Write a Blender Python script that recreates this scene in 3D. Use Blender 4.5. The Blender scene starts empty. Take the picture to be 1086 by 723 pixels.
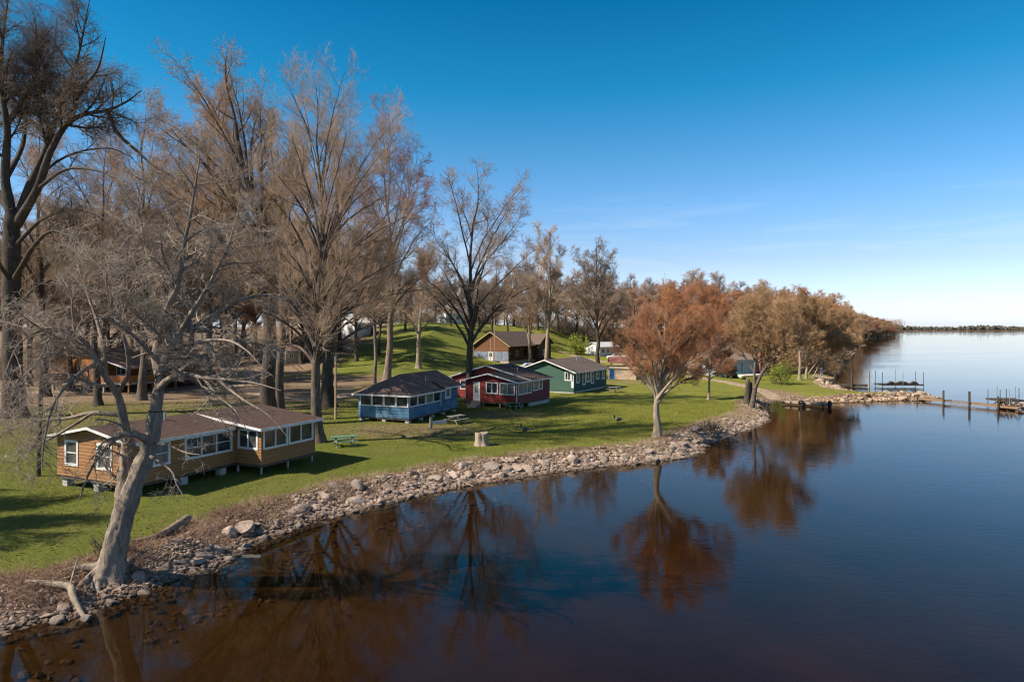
import bpy, math, random
import numpy as np
from mathutils import Vector, Matrix
C = bpy.context.scene.collection
rng = np.random.default_rng(11)
random.seed(5)
F, CX, HY, CZ = 724.0, 543.0, 347.0, 10.0      # focal length, centre and horizon measured in photo pixels; camera height in metres

def at(px, py, z=0.0):
    d = (CZ - z) * F / (py - HY)
    return np.array([(px - CX) / F * d, d, z])
def atY(px, Y):
    return (px - CX) / F * Y
def zat(py, Y):
    return CZ - (py - HY) * Y / F

# ------------------------------------------------------------------ materials
def new_mat(name):
    m = bpy.data.materials.new(name); m.use_nodes = True
    nt = m.node_tree; nt.nodes.clear()
    out = nt.nodes.new('ShaderNodeOutputMaterial')
    return m, nt, out
def N(nt, typ, **kw):
    n = nt.nodes.new(typ)
    for k, v in kw.items():
        if k in n.inputs: n.inputs[k].default_value = v
        else: setattr(n, k, v)
    return n
def L(nt, a, b): nt.links.new(a, b)
def rgba(c): return (c[0], c[1], c[2], 1.0)
def mix(nt, fac, a, b, typ='MIX'):
    n = nt.nodes.new('ShaderNodeMix'); n.data_type = 'RGBA'; n.blend_type = typ
    for sock, v in ((0, fac), (6, a), (7, b)):
        if hasattr(v, 'is_linked') or hasattr(v, 'links'): nt.links.new(v, n.inputs[sock])
        elif isinstance(v, (int, float)): n.inputs[sock].default_value = v
        else: n.inputs[sock].default_value = rgba(v)
    return n.outputs[2]
def ramp(nt, src, stops):
    r = nt.nodes.new('ShaderNodeValToRGB')
    el = r.color_ramp.elements
    while len(el) < len(stops): el.new(0.5)
    for e, (p, c) in zip(el, stops):
        e.position = p; e.color = rgba(c) if not isinstance(c, (int, float)) else (c, c, c, 1)
    nt.links.new(src, r.inputs[0]); return r.outputs[0]
def noise(nt, vec, scale, detail=4, rough=0.55, dist=0.0):
    n = N(nt, 'ShaderNodeTexNoise'); n.inputs['Scale'].default_value = scale
    n.inputs['Detail'].default_value = detail; n.inputs['Roughness'].default_value = rough
    n.inputs['Distortion'].default_value = dist
    if vec is not None: nt.links.new(vec, n.inputs['Vector'])
    return n.outputs['Fac']
def bump(nt, h, strength=0.3, dist=0.05, normal=None):
    b = N(nt, 'ShaderNodeBump'); b.inputs['Strength'].default_value = strength; b.inputs['Distance'].default_value = dist
    nt.links.new(h, b.inputs['Height'])
    if normal is not None: nt.links.new(normal, b.inputs['Normal'])
    return b.outputs[0]
def scaled(nt, vec, s):
    m = N(nt, 'ShaderNodeMapping'); m.inputs['Scale'].default_value = s; nt.links.new(vec, m.inputs[0]); return m.outputs[0]
def principled(nt, out, col, rough=0.8, normal=None, spec=0.3, metal=0.0):
    p = N(nt, 'ShaderNodeBsdfPrincipled')
    if hasattr(col, 'links'): nt.links.new(col, p.inputs['Base Color'])
    else: p.inputs['Base Color'].default_value = rgba(col)
    if hasattr(rough, 'links'): nt.links.new(rough, p.inputs['Roughness'])
    else: p.inputs['Roughness'].default_value = rough
    p.inputs['Specular IOR Level'].default_value = spec
    p.inputs['Metallic'].default_value = metal
    if normal is not None: nt.links.new(normal, p.inputs['Normal'])
    nt.links.new(p.outputs[0], out.inputs[0]); return p
def objcoord(nt): return N(nt, 'ShaderNodeTexCoord').outputs['Object']
def geopos(nt): return N(nt, 'ShaderNodeNewGeometry').outputs['Position']
def objrand(nt): return N(nt, 'ShaderNodeObjectInfo').outputs['Random']

MATS = {}
def plain(name, col, rough=0.7, var=0.25, scale=3.0, spec=0.3, metal=0.0):
    """painted or plain surface with a worn, uneven tone"""
    if name in MATS: return MATS[name]
    m, nt, out = new_mat(name)
    v = objcoord(nt)
    f = noise(nt, v, scale, 5, 0.65)
    lo = [c * (1 - var) for c in col]; hi = [min(1, c * (1 + var * 0.6)) for c in col]
    c = ramp(nt, f, [(0.3, lo), (0.7, hi)])
    principled(nt, out, c, rough, bump(nt, noise(nt, v, scale * 9, 3), 0.15, 0.01), spec, metal)
    MATS[name] = m; return m
def siding(name, col, pitch=0.2, groove=0.45, var=0.3, weather=None, vertical=False):
    if name in MATS: return MATS[name]
    m, nt, out = new_mat(name)
    v = objcoord(nt)
    sep = N(nt, 'ShaderNodeSeparateXYZ'); L(nt, v, sep.inputs[0])
    if vertical:
        a = N(nt, 'ShaderNodeMath', operation='ADD'); L(nt, sep.outputs[0], a.inputs[0]); L(nt, sep.outputs[1], a.inputs[1]); src = a.outputs[0]
    else: src = sep.outputs[2]
    d = N(nt, 'ShaderNodeMath', operation='DIVIDE'); L(nt, src, d.inputs[0]); d.inputs[1].default_value = pitch
    fr = N(nt, 'ShaderNodeMath', operation='FRACT'); L(nt, d.outputs[0], fr.inputs[0])
    fl = N(nt, 'ShaderNodeMath', operation='FLOOR'); L(nt, d.outputs[0], fl.inputs[0])
    wn = N(nt, 'ShaderNodeTexWhiteNoise', noise_dimensions='1D'); L(nt, fl.outputs[0], wn.inputs['W'])
    grain = noise(nt, scaled(nt, v, (1.2, 1.2, 14)), 2.2, 5, 0.7)
    blot = noise(nt, v, 0.9, 4, 0.6)
    base = ramp(nt, grain, [(0.25, [c * (1 - var) for c in col]), (0.75, [min(1, c * (1 + var)) for c in col])])
    base = mix(nt, 0.35, base, ramp(nt, wn.outputs[0], [(0, [c * (1 - var) for c in col]), (1, [min(1, c * (1 + var)) for c in col])]))
    if weather: base = mix(nt, ramp(nt, blot, [(0.42, 0.0), (0.7, 0.65)]), base, weather)
    g = ramp(nt, fr.outputs[0], [(0.0, groove), (0.10, 1.0), (0.92, 1.0), (1.0, 0.85)])
    base = mix(nt, 1.0, base, g, 'MULTIPLY')
    prof = ramp(nt, fr.outputs[0], [(0.0, 0.0), (0.1, 0.9), (0.5, 1.0), (1.0, 0.55)])
    principled(nt, out, base, 0.75, bump(nt, prof, 0.7, 0.03, bump(nt, grain, 0.2, 0.01)), 0.25)
    MATS[name] = m; return m
def shingle(name, col, var=0.5):
    if name in MATS: return MATS[name]
    m, nt, out = new_mat(name)
    v = objcoord(nt)
    b = N(nt, 'ShaderNodeTexBrick'); L(nt, v, b.inputs['Vector'])
    b.inputs['Scale'].default_value = 3.2; b.inputs['Mortar Size'].default_value = 0.02
    b.inputs['Color1'].default_value = rgba([c * (1 - var) for c in col]); b.inputs['Color2'].default_value = rgba([c * (1 + var) for c in col])
    b.inputs['Mortar'].default_value = rgba([c * 0.3 for c in col]); b.inputs['Brick Width'].default_value = 0.9; b.inputs['Row Height'].default_value = 0.5
    stain = noise(nt, v, 0.7, 5, 0.65)
    c = mix(nt, ramp(nt, stain, [(0.4, 0.0), (0.75, 0.7)]), b.outputs['Color'], [col[0] * 1.45, col[1] * 1.4, col[2] * 1.35])
    c = mix(nt, 0.5, c, ramp(nt, noise(nt, v, 11, 3), [(0.3, [x * 0.6 for x in col]), (0.7, [x * 1.6 for x in col])]))
    principled(nt, out, c, 0.9, bump(nt, noise(nt, v, 22, 3), 0.5, 0.02), 0.2)
    MATS[name] = m; return m
def bark(name, dark, light, scale=5.0, objvar=True):
    if name in MATS: return MATS[name]
    m, nt, out = new_mat(name)
    v = objcoord(nt)
    f = noise(nt, scaled(nt, v, (1, 1, 0.28)), scale, 6, 0.7, 0.4)
    blot = noise(nt, v, 0.6, 3)
    c = ramp(nt, f, [(0.33, dark), (0.62, light)])
    c = mix(nt, ramp(nt, blot, [(0.4, 0.0), (0.75, 0.5)]), c, [x * 1.35 for x in light])
    principled(nt, out, c, 0.92, bump(nt, f, 0.9, 0.06), 0.15)
    MATS[name] = m; return m
def twig(name, a, b):
    """thin twigs: tone drifts from clump to clump and from tree to tree"""
    if name in MATS: return MATS[name]
    m, nt, out = new_mat(name)
    f = noise(nt, geopos(nt), 0.45, 3, 0.6)
    c = ramp(nt, f, [(0.3, a), (0.7, b)])
    h = N(nt, 'ShaderNodeHueSaturation'); L(nt, c, h.inputs['Color'])
    mr = N(nt, 'ShaderNodeMapRange'); L(nt, objrand(nt), mr.inputs[0]); mr.inputs[3].default_value = 0.8; mr.inputs[4].default_value = 1.2
    L(nt, mr.outputs[0], h.inputs['Value'])
    principled(nt, out, h.outputs[0], 0.85, None, 0.15)
    MATS[name] = m; return m
def glass_mat():
    m, nt, out = new_mat('window_glass')
    v = geopos(nt)
    c = ramp(nt, noise(nt, v, 1.6, 2), [(0.35, (0.012, 0.016, 0.02)), (0.7, (0.07, 0.075, 0.08))])
    # some windows have a pale curtain or blind behind the glass
    ob = objcoord(nt); cur = ramp(nt, objrand(nt), [(0.55, 0.0), (0.56, 0.55), (0.8, 0.8), (0.81, 0.15)]); fold = ramp(nt, noise(nt, scaled(nt, ob, (9, 9, .4)), 1.0, 2), [(0.35, (0.16, 0.15, 0.13)), (0.65, (0.34, 0.32, 0.28))])
    c = mix(nt, cur, c, fold)
    principled(nt, out, c, 0.06, bump(nt, noise(nt, v, 1.2, 1), 0.05, 0.02), 0.5)
    return m
GLASS = glass_mat()

# ------------------------------------------------------------------ mesh helpers
class MB:
    """collects shapes that become ONE mesh object"""
    def __init__(s): s.v = []; s.f = []; s.mi = []; s.sm = []
    def add(s, vs, fs, mi=0, smooth=False):
        o = len(s.v); s.v += [tuple(map(float, p)) for p in vs]
        for f in fs: s.f.append([i + o for i in f]); s.mi.append(mi); s.sm.append(smooth)
    def box(s, x0, x1, y0, y1, z0, z1, mi=0):
        vs = [(x, y, z) for z in (z0, z1) for y in (y0, y1) for x in (x0, x1)]
        s.add(vs, [(0, 2, 3, 1), (4, 5, 7, 6), (0, 1, 5, 4), (2, 6, 7, 3), (0, 4, 6, 2), (1, 3, 7, 5)], mi)
    def slab(s, pts, t, mi=0, mi_side=None):
        """planar polygon (top, counter-clockwise from above) thickened downwards"""
        n = len(pts); vs = list(pts) + [(p[0], p[1], p[2] - t) for p in pts]
        s.add(vs, [tuple(range(n))], mi); s.add(vs, [tuple(range(2 * n - 1, n - 1, -1))], mi)
        s.add(vs, [(i, n + i, n + (i + 1) % n, (i + 1) % n) for i in range(n)], mi if mi_side is None else mi_side)
    def prism(s, poly, a, b, mi=0):
        """polygon in (x,z) extruded along y from a to b"""
        n = len(poly); vs = [(p[0], a, p[1]) for p in poly] + [(p[0], b, p[1]) for p in poly]
        s.add(vs, [tuple(range(n)), tuple(range(2 * n - 1, n - 1, -1))] + [(i, n + i, n + (i + 1) % n, (i + 1) % n) for i in range(n)], mi)
    def prism_x(s, poly, a, b, mi=0):
        """polygon in (y,z) extruded along x"""
        n = len(poly); vs = [(a, p[0], p[1]) for p in poly] + [(b, p[0], p[1]) for p in poly]
        s.add(vs, [tuple(range(n)), tuple(range(2 * n - 1, n - 1, -1))] + [(i, n + i, n + (i + 1) % n, (i + 1) % n) for i in range(n)], mi)
    def tube(s, pts, rad, sides=8, mi=0, cap=True, smooth=True):
        P = np.array(pts, float)[None]; r = np.array(rad if hasattr(rad, '__len__') else [rad] * len(pts), float)[None]
        v, f = tubes(P, r, sides); s.add(v, f.tolist(), mi, smooth)
        if cap:
            o = len(v); k = len(pts)
            s.add(v[:sides], [tuple(range(sides - 1, -1, -1))], mi); s.add(v[-sides:], [tuple(range(sides))], mi)
    def build(s, name, mats, parent=None):
        me = bpy.data.meshes.new(name); me.from_pydata(s.v, [], s.f)
        for m in (mats if isinstance(mats, (list, tuple)) else [mats]): me.materials.append(m)
        me.polygons.foreach_set('material_index', s.mi); me.polygons.foreach_set('use_smooth', s.sm); me.update()
        o = bpy.data.objects.new(name, me); C.objects.link(o)
        if parent is not None: o.parent = parent
        return o
def tubes(P, R, S):
    """N polylines of K points with radii -> one vertex and one quad array"""
    n, k, _ = P.shape
    T = np.empty_like(P); T[:, 1:-1] = P[:, 2:] - P[:, :-2]; T[:, 0] = P[:, 1] - P[:, 0]; T[:, -1] = P[:, -1] - P[:, -2]
    T /= np.linalg.norm(T, axis=2, keepdims=True) + 1e-9
    d = P[:, -1] - P[:, 0]
    ref = np.zeros((n, 3)); ref[np.arange(n), np.argmin(np.abs(d), axis=1)] = 1
    A = np.cross(T, ref[:, None]); A /= np.linalg.norm(A, axis=2, keepdims=True) + 1e-9
    B = np.cross(T, A)
    th = np.arange(S) * 2 * np.pi / S
    V = P[:, :, None] + R[:, :, None, None] * (np.cos(th)[None, None, :, None] * A[:, :, None] + np.sin(th)[None, None, :, None] * B[:, :, None])
    base = (np.arange(n) * k * S)[:, None, None] + (np.arange(k - 1) * S)[None, :, None]
    j = np.arange(S)[None, None]; j2 = (j + 1) % S
    Fq = np.stack([base + j, base + j2, base + S + j2, base + S + j], axis=-1)
    return V.reshape(-1, 3), Fq.reshape(-1, 4)
def np_mesh(name, parts, mats):
    """parts: list of (verts, quads or tris, material index, smooth)"""
    me = bpy.data.meshes.new(name)
    V = np.concatenate([p[0] for p in parts]).astype(np.float32)
    lv = []; ls = []; lt = []; mi = []; sm = []; off = 0; lo = 0
    for v, f, m, s in parts:
        k = f.shape[1]; lv.append((f + off).ravel()); ls.append(lo + np.arange(len(f)) * k); lt.append(np.full(len(f), k))
        mi.append(np.full(len(f), m)); sm.append(np.full(len(f), s)); off += len(v); lo += f.size
    lv = np.concatenate(lv).astype(np.int32); ls = np.concatenate(ls).astype(np.int32); lt = np.concatenate(lt).astype(np.int32)
    me.vertices.add(len(V)); me.vertices.foreach_set('co', V.ravel())
    me.loops.add(len(lv)); me.loops.foreach_set('vertex_index', lv)
    me.polygons.add(len(ls)); me.polygons.foreach_set('loop_start', ls); me.polygons.foreach_set('loop_total', lt)
    for m in mats: me.materials.append(m)
    me.polygons.foreach_set('material_index', np.concatenate(mi).astype(np.int32))
    me.polygons.foreach_set('use_smooth', np.concatenate(sm).astype(bool))
    me.update(calc_edges=True); return me
def link(name, me, parent=None, loc=None):
    o = bpy.data.objects.new(name, me); C.objects.link(o)
    if parent is not None: o.parent = parent
    if loc is not None: o.location = loc
    return o
def tag(o, label=None, cat=None, group=None, kind=None):
    if label: o['label'] = label
    if cat: o['category'] = cat
    if group: o['group'] = group
    if kind: o['kind'] = kind
    return o
def thing(name, label, cat, loc, rz=0.0, group=None):
    o = bpy.data.objects.new(name, None); C.objects.link(o)
    o.location = loc; o.rotation_euler = (0, 0, rz); o.empty_display_size = 0.3
    return tag(o, label, cat, group)
def copy_tree(o, parent=None):
    c = o.copy(); C.objects.link(c); c.parent = parent
    for ch in o.children: copy_tree(ch, c)
    return c
def smooth(a, b, x):
    t = np.clip((x - a) / (b - a), 0, 1); return t * t * (3 - 2 * t)
# ------------------------------------------------------------------ land, lake bed and water
shore_px = [(0,669),(45,658),(93,650),(112,637),(157,625),(190,614),(225,601),(267,574),(300,562),(330,551),(373,540),(438,525),(495,512),(528,508),
            (581,500),(640,493),(691,490),(736,481),(744,471),(775,460),(799,452),(812,446),(808,435),(812,428),(826,424.5),(851,424.5),
            (880,427),(915,426),(951,424.7),(985,424.2),(996,422.5),(985,420.8),(954,419.5),(920,418.5),(897,416),(884,411),(880,404),(884,398),
            (899,381),(912,366),(925,359.5),(940,356),(948,354.6)]
shore = [at(*p)[:2] for p in shore_px]
land_poly = np.array([(-900.0, -60.0), (-70, 4), (-28, 16)] + [tuple(p) for p in shore] + [(575, 1030), (500, 1300), (200, 1500), (-900, 1700)])
def sdist(X, Y):
    """signed distance to the shoreline, positive on land"""
    x = X.ravel(); y = Y.ravel(); best = np.full(x.shape, 1e18); inside = np.zeros(x.shape, bool)
    n = len(land_poly)
    for i in range(n):
        ax, ay = land_poly[i]; bx, by = land_poly[(i + 1) % n]
        dx, dy = bx - ax, by - ay
        t = np.clip(((x - ax) * dx + (y - ay) * dy) / (dx * dx + dy * dy), 0, 1)
        best = np.minimum(best, (x - ax - t * dx) ** 2 + (y - ay - t * dy) ** 2)
        c = ((ay > y) != (by > y)); xi = ax + (y - ay) / (by - ay + 1e-12) * dx
        inside ^= c & (x < xi)
    d = np.sqrt(best); return np.where(inside, d, -d).reshape(X.shape)
def wob(X, Y, s, k=0.0):
    return np.sin(X * s + 1.3 + k) * np.sin(Y * s * 1.13 + 0.7 + k * 2) + 0.5 * np.sin(X * s * 2.3 + Y * s * 1.9 + k)
def height(X, Y):
    s = sdist(X, Y)
    ramp_near = np.exp(-(((X - 38) / 4.5) ** 2 + ((Y - 97) / 6.5) ** 2))
    w = 2.7 + 7 * ramp_near
    hb = 0.90 - 0.25 * smooth(90, 100, Y) * smooth(36, 44, X)
    lawn = hb * smooth(-0.25, w, s) + 0.003 * np.clip(s - 3, 0, 60)
    lawn = lawn + 0.03 * wob(X, Y, 0.22) * smooth(2, 9, s) + 0.03 * wob(X, Y, 1.7, 2) * smooth(0, 1, s) * (1 - smooth(2, 4, s))
    Y0 = np.interp(X, [-400, -80, -22, 0, 25, 60, 120, 400], [150, 145, 122, 160, 192, 260, 420, 900])
    wd = np.interp(X, [-80, -20, 10, 80], [110, 95, 85, 200])
    amp = np.interp(X, [-100, -25, 20, 100, 400], [9, 10.5, 9, 7, 9])
    hill = amp * smooth(0, 1, (Y - Y0) / wd) * smooth(8, 70, s)
    bed = np.maximum(-0.10 * (-s) - 0.18 * smooth(0, 1.5, -s), -2.6) + 0.06 * wob(X, Y, 0.5, 1)
    bed = np.minimum(bed, -0.02 * np.clip(-s, 0, 5))
    z = np.where(s > 0, lawn + hill, bed)
    z = np.where((Y > 2075), 1.0 + 6 * smooth(2120, 2600, Y), z)
    return z, s
def axis(*segs):
    a = []
    for lo, hi, st in segs: a += list(np.arange(lo, hi, st))
    return np.array(a)
def geo(a, b, f):
    o = [a]; 
    while o[-1] < b: o.append(o[-1] * f)
    return o
GX = np.concatenate([-np.array(geo(160, 4000, 1.35))[::-1], axis((-150, -60, 4), (-60, -35, 1.5), (-35, 35, 0.45), (35, 75, 0.7), (75, 160, 4)), np.array(geo(160, 6000, 1.18))])
GY = np.concatenate([axis((-60, 4, 8), (4, 20, 2), (20, 80, 0.45), (80, 112, 0.6), (112, 150, 2), (150, 300, 5)), np.array([q for q in geo(300, 2000, 1.12) if q < 2050]), [2060, 2074, 2080, 2120, 2200, 2400, 2800, 4000, 7000]])
XX, YY = np.meshgrid(GX, GY)
ZZ, SS = height(XX, YY)
def hz(x, y):
    """height of the built terrain sheet"""
    x = np.asarray(x, float); y = np.asarray(y, float)
    i = np.clip(np.searchsorted(GX, x) - 1, 0, len(GX) - 2); j = np.clip(np.searchsorted(GY, y) - 1, 0, len(GY) - 2)
    u = (x - GX[i]) / (GX[i + 1] - GX[i]); v = (y - GY[j]) / (GY[j + 1] - GY[j])
    return (ZZ[j, i] * (1 - u) + ZZ[j, i + 1] * u) * (1 - v) + (ZZ[j + 1, i] * (1 - u) + ZZ[j + 1, i + 1] * u) * v
def hz1(x, y): return float(hz(np.array([x]), np.array([y]))[0])

def ground_mat():
    m, nt, out = new_mat('lawn_and_bank')
    v = geopos(nt)
    a = N(nt, 'ShaderNodeAttribute'); a.attribute_name = 'cover'
    sep = N(nt, 'ShaderNodeSeparateColor'); L(nt, a.outputs['Color'], sep.inputs[0])
    n1 = noise(nt, v, 0.16, 4, 0.6); n2 = noise(nt, v, 1.1, 5, 0.65); n3 = noise(nt, v, 9.0, 4, 0.7); n4 = noise(nt, v, 34, 3, 0.7)
    g = ramp(nt, n3, [(0.28, (0.072, 0.098, 0.013)), (0.5, (0.155, 0.182, 0.024)), (0.75, (0.235, 0.24, 0.042))])
    dry = ramp(nt, n3, [(0.3, (0.15, 0.12, 0.035)), (0.7, (0.30, 0.25, 0.09))])
    g = mix(nt, ramp(nt, n1, [(0.42, 0.0), (0.66, 0.55)]), g, dry)
    g = mix(nt, a.outputs['Alpha'], g, ramp(nt, n3, [(0.3, (0.18, 0.185, 0.026)), (0.7, (0.33, 0.31, 0.05))]))
    g = mix(nt, ramp(nt, n2, [(0.50, 0.0), (0.72, 0.45)]), g, (0.085, 0.11, 0.022))
    g = mix(nt, ramp(nt, noise(nt, v, 3.3, 5, 0.7), [(0.52, 0.0), (0.74, 0.7)]), g, (0.24, 0.19, 0.085))
    g = mix(nt, ramp(nt, noise(nt, v, 0.45, 4, 0.7), [(0.45, 0.0), (0.7, 0.55)]), g, (0.06, 0.085, 0.016))
    g = mix(nt, ramp(nt, n4, [(0.3, 0.55), (0.6, 0.0)]), g, (0.03, 0.045, 0.012))
    dirt = ramp(nt, n3, [(0.3, (0.13, 0.085, 0.055)), (0.7, (0.30, 0.21, 0.14))])
    litter = ramp(nt, n4, [(0.3, (0.07, 0.042, 0.026)), (0.55, (0.20, 0.13, 0.085)), (0.75, (0.36, 0.26, 0.18))])
    def thresh(fac, nz, soft=0.18):
        s = N(nt, 'ShaderNodeMath', operation='ADD'); L(nt, fac, s.inputs[0])
        k = N(nt, 'ShaderNodeMath', operation='SUBTRACT'); L(nt, nz, k.inputs[0]); k.inputs[1].default_value = 0.5
        L(nt, k.outputs[0], s.inputs[1]); return ramp(nt, s.outputs[0], [(0.5 - soft, 0.0), (0.5 + soft, 1.0)])
    c = mix(nt, thresh(sep.outputs[0], n2), g, dirt)            # bare, leaf-strewn earth under the trees
    c = mix(nt, thresh(sep.outputs[1], n3, 0.12), c, litter)    # dead leaves and stems on the bank
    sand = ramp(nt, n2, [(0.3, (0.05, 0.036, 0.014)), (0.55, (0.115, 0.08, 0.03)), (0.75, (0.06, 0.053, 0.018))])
    dimmed_mud = ramp(nt, n1, [(0.35, (0.052, 0.026, 0.013)), (0.65, (0.088, 0.046, 0.024))])
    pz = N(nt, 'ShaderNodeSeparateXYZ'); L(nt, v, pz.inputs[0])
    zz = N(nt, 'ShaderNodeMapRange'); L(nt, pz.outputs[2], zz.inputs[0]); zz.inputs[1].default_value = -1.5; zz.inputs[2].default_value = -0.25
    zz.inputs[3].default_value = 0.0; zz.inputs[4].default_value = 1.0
    bed = mix(nt, zz.outputs[0], dimmed_mud, sand)  # sand turns to darker mud with depth, standing in for light absorbed by water
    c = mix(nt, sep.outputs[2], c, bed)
    h = mix(nt, 0.5, n3, n4)
    principled(nt, out, c, 0.95, bump(nt, h, 0.9, 0.12), 0.1)
    return m
nV = np.stack([XX, YY, ZZ], -1).reshape(-1, 3)
nx, ny = len(GX), len(GY)
ii, jj = np.meshgrid(np.arange(nx - 1), np.arange(ny - 1))
q = (jj * nx + ii).ravel()
gm = np_mesh('ground', [(nV, np.stack([q, q + 1, q + nx + 1, q + nx], -1), 0, True)], [ground_mat()])
px_of = CX + F * XX / np.maximum(YY, 1)
dirt_m = 0.70 * smooth(66, 80, YY) * (1 - smooth(118, 140, YY)) * (1 - smooth(-26, -13, XX))
dirt_m = np.maximum(dirt_m, 0.42 * smooth(70, 85, YY) * (1 - smooth(100, 130, YY)) * (1 - smooth(-10, 8, XX)))
dirt_m = np.maximum(dirt_m, 0.62 * np.exp(-(((XX + 22) / 6) ** 2 + ((YY - 62) / 9) ** 2)))
dirt_m = np.maximum(dirt_m, 0.66 * np.exp(-(((XX + 9) / 11) ** 2 + ((YY - 60) / 7) ** 2)))
dirt_m = np.maximum(dirt_m, 0.62 * np.exp(-(((XX + 1) / 8) ** 2 + ((YY - 71) / 6) ** 2)))
dirt_m = np.maximum(dirt_m, 0.5 * np.exp(-(((XX - 20) / 10) ** 2 + ((YY - 112) / 7) ** 2)))
dirt_m = np.maximum(dirt_m, 0.5 * smooth(43, 56, YY) * (1 - smooth(-22, -11, XX)) * (1 - smooth(118, 140, YY)))
dirt_m = np.maximum(dirt_m, 0.75 * smooth(110, 135, YY) * (1 - smooth(-44, -30, XX)))
dirt_m = np.maximum(dirt_m, 0.55 * smooth(230, 330, YY))
dirt_m = np.maximum(dirt_m, 0.7 * smooth(120, 150, YY) * smooth(15, 40, XX))
dirt_m = np.maximum(dirt_m, np.exp(-(((XX - 38) / 3.4) ** 2 + ((YY - 96.5) / 4.5) ** 2)) * 1.1)
bank_m = (1 - smooth(2.3, 3.3, SS + 0.35 * wob(XX, YY, 0.9))) * (YY < 130)
bank_m = bank_m * (1 - 0.8 * np.exp(-(((XX - 38) / 4) ** 2 + ((YY - 97) / 5) ** 2)))
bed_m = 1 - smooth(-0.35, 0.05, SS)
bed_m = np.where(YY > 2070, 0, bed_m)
dry_m = smooth(44, 60, YY) * smooth(-14, 4, XX) * 0.75 + smooth(125, 150, YY) * 0.2
ca = gm.color_attributes.new('cover', 'FLOAT_COLOR', 'POINT')
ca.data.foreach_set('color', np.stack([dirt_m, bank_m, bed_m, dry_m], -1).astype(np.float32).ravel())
tag(link('ground', gm), kind='structure')

def water_mat():
    m, nt, out = new_mat('lake_water')
    v = geopos(nt)
    wind = ramp(nt, noise(nt, scaled(nt, v, (0.02, 0.05, 1)), 1.0, 3, 0.5), [(0.35, 0.25), (0.65, 1.0)])
    pz = N(nt, 'ShaderNodeSeparateXYZ'); L(nt, v, pz.inputs[0])
    gx = N(nt, 'ShaderNodeMapRange'); L(nt, pz.outputs[0], gx.inputs[0]); gx.inputs[1].default_value = -8; gx.inputs[2].default_value = 45; gx.inputs[3].default_value = 0.10; gx.inputs[4].default_value = 1.0
    amp = mix(nt, 1.0, wind, gx.outputs[0], 'MULTIPLY')
    rot = N(nt, 'ShaderNodeMapping'); rot.inputs['Rotation'].default_value = (0, 0, 0.5); rot.inputs['Scale'].default_value = (0.9, 2.6, 1); L(nt, v, rot.inputs[0])
    a = noise(nt, rot.outputs[0], 1.3, 4, 0.5, 0.3); b = noise(nt, scaled(nt, v, (0.6, 1.3, 1)), 0.35, 2, 0.5)
    h = mix(nt, 0.35, a, b); h = mix(nt, 1.0, h, amp, 'MULTIPLY')
    nb = bump(nt, h, 0.55, 0.045)
    fr = N(nt, 'ShaderNodeFresnel'); bf = N(nt, 'ShaderNodeNewGeometry'); io = N(nt, 'ShaderNodeMapRange'); L(nt, bf.outputs['Backfacing'], io.inputs[0]); io.inputs[3].default_value = 1.333; io.inputs[4].default_value = 0.75; L(nt, io.outputs[0], fr.inputs['IOR']); L(nt, nb, fr.inputs['Normal'])
    gl = N(nt, 'ShaderNodeBsdfGlossy'); gl.inputs['Roughness'].default_value = 0.025; gl.inputs['Color'].default_value = (0.95, 0.93, 0.89, 1); L(nt, nb, gl.inputs['Normal'])
    tr = N(nt, 'ShaderNodeBsdfTransparent'); tr.inputs['Color'].default_value = (0.52, 0.41, 0.26, 1)
    mx = N(nt, 'ShaderNodeMixShader'); L(nt, fr.outputs[0], mx.inputs[0]); L(nt, tr.outputs[0], mx.inputs[1]); L(nt, gl.outputs[0], mx.inputs[2])
    L(nt, mx.outputs[0], out.inputs[0]); return m
wv = np.array([(-900, -60, 0), (7000, -60, 0), (7000, 2090, 0), (-900, 2090, 0)], float)
tag(link('water', np_mesh('water', [(wv, np.array([[0, 1, 2, 3]]), 0, False)], [water_mat()])), kind='structure')

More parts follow.
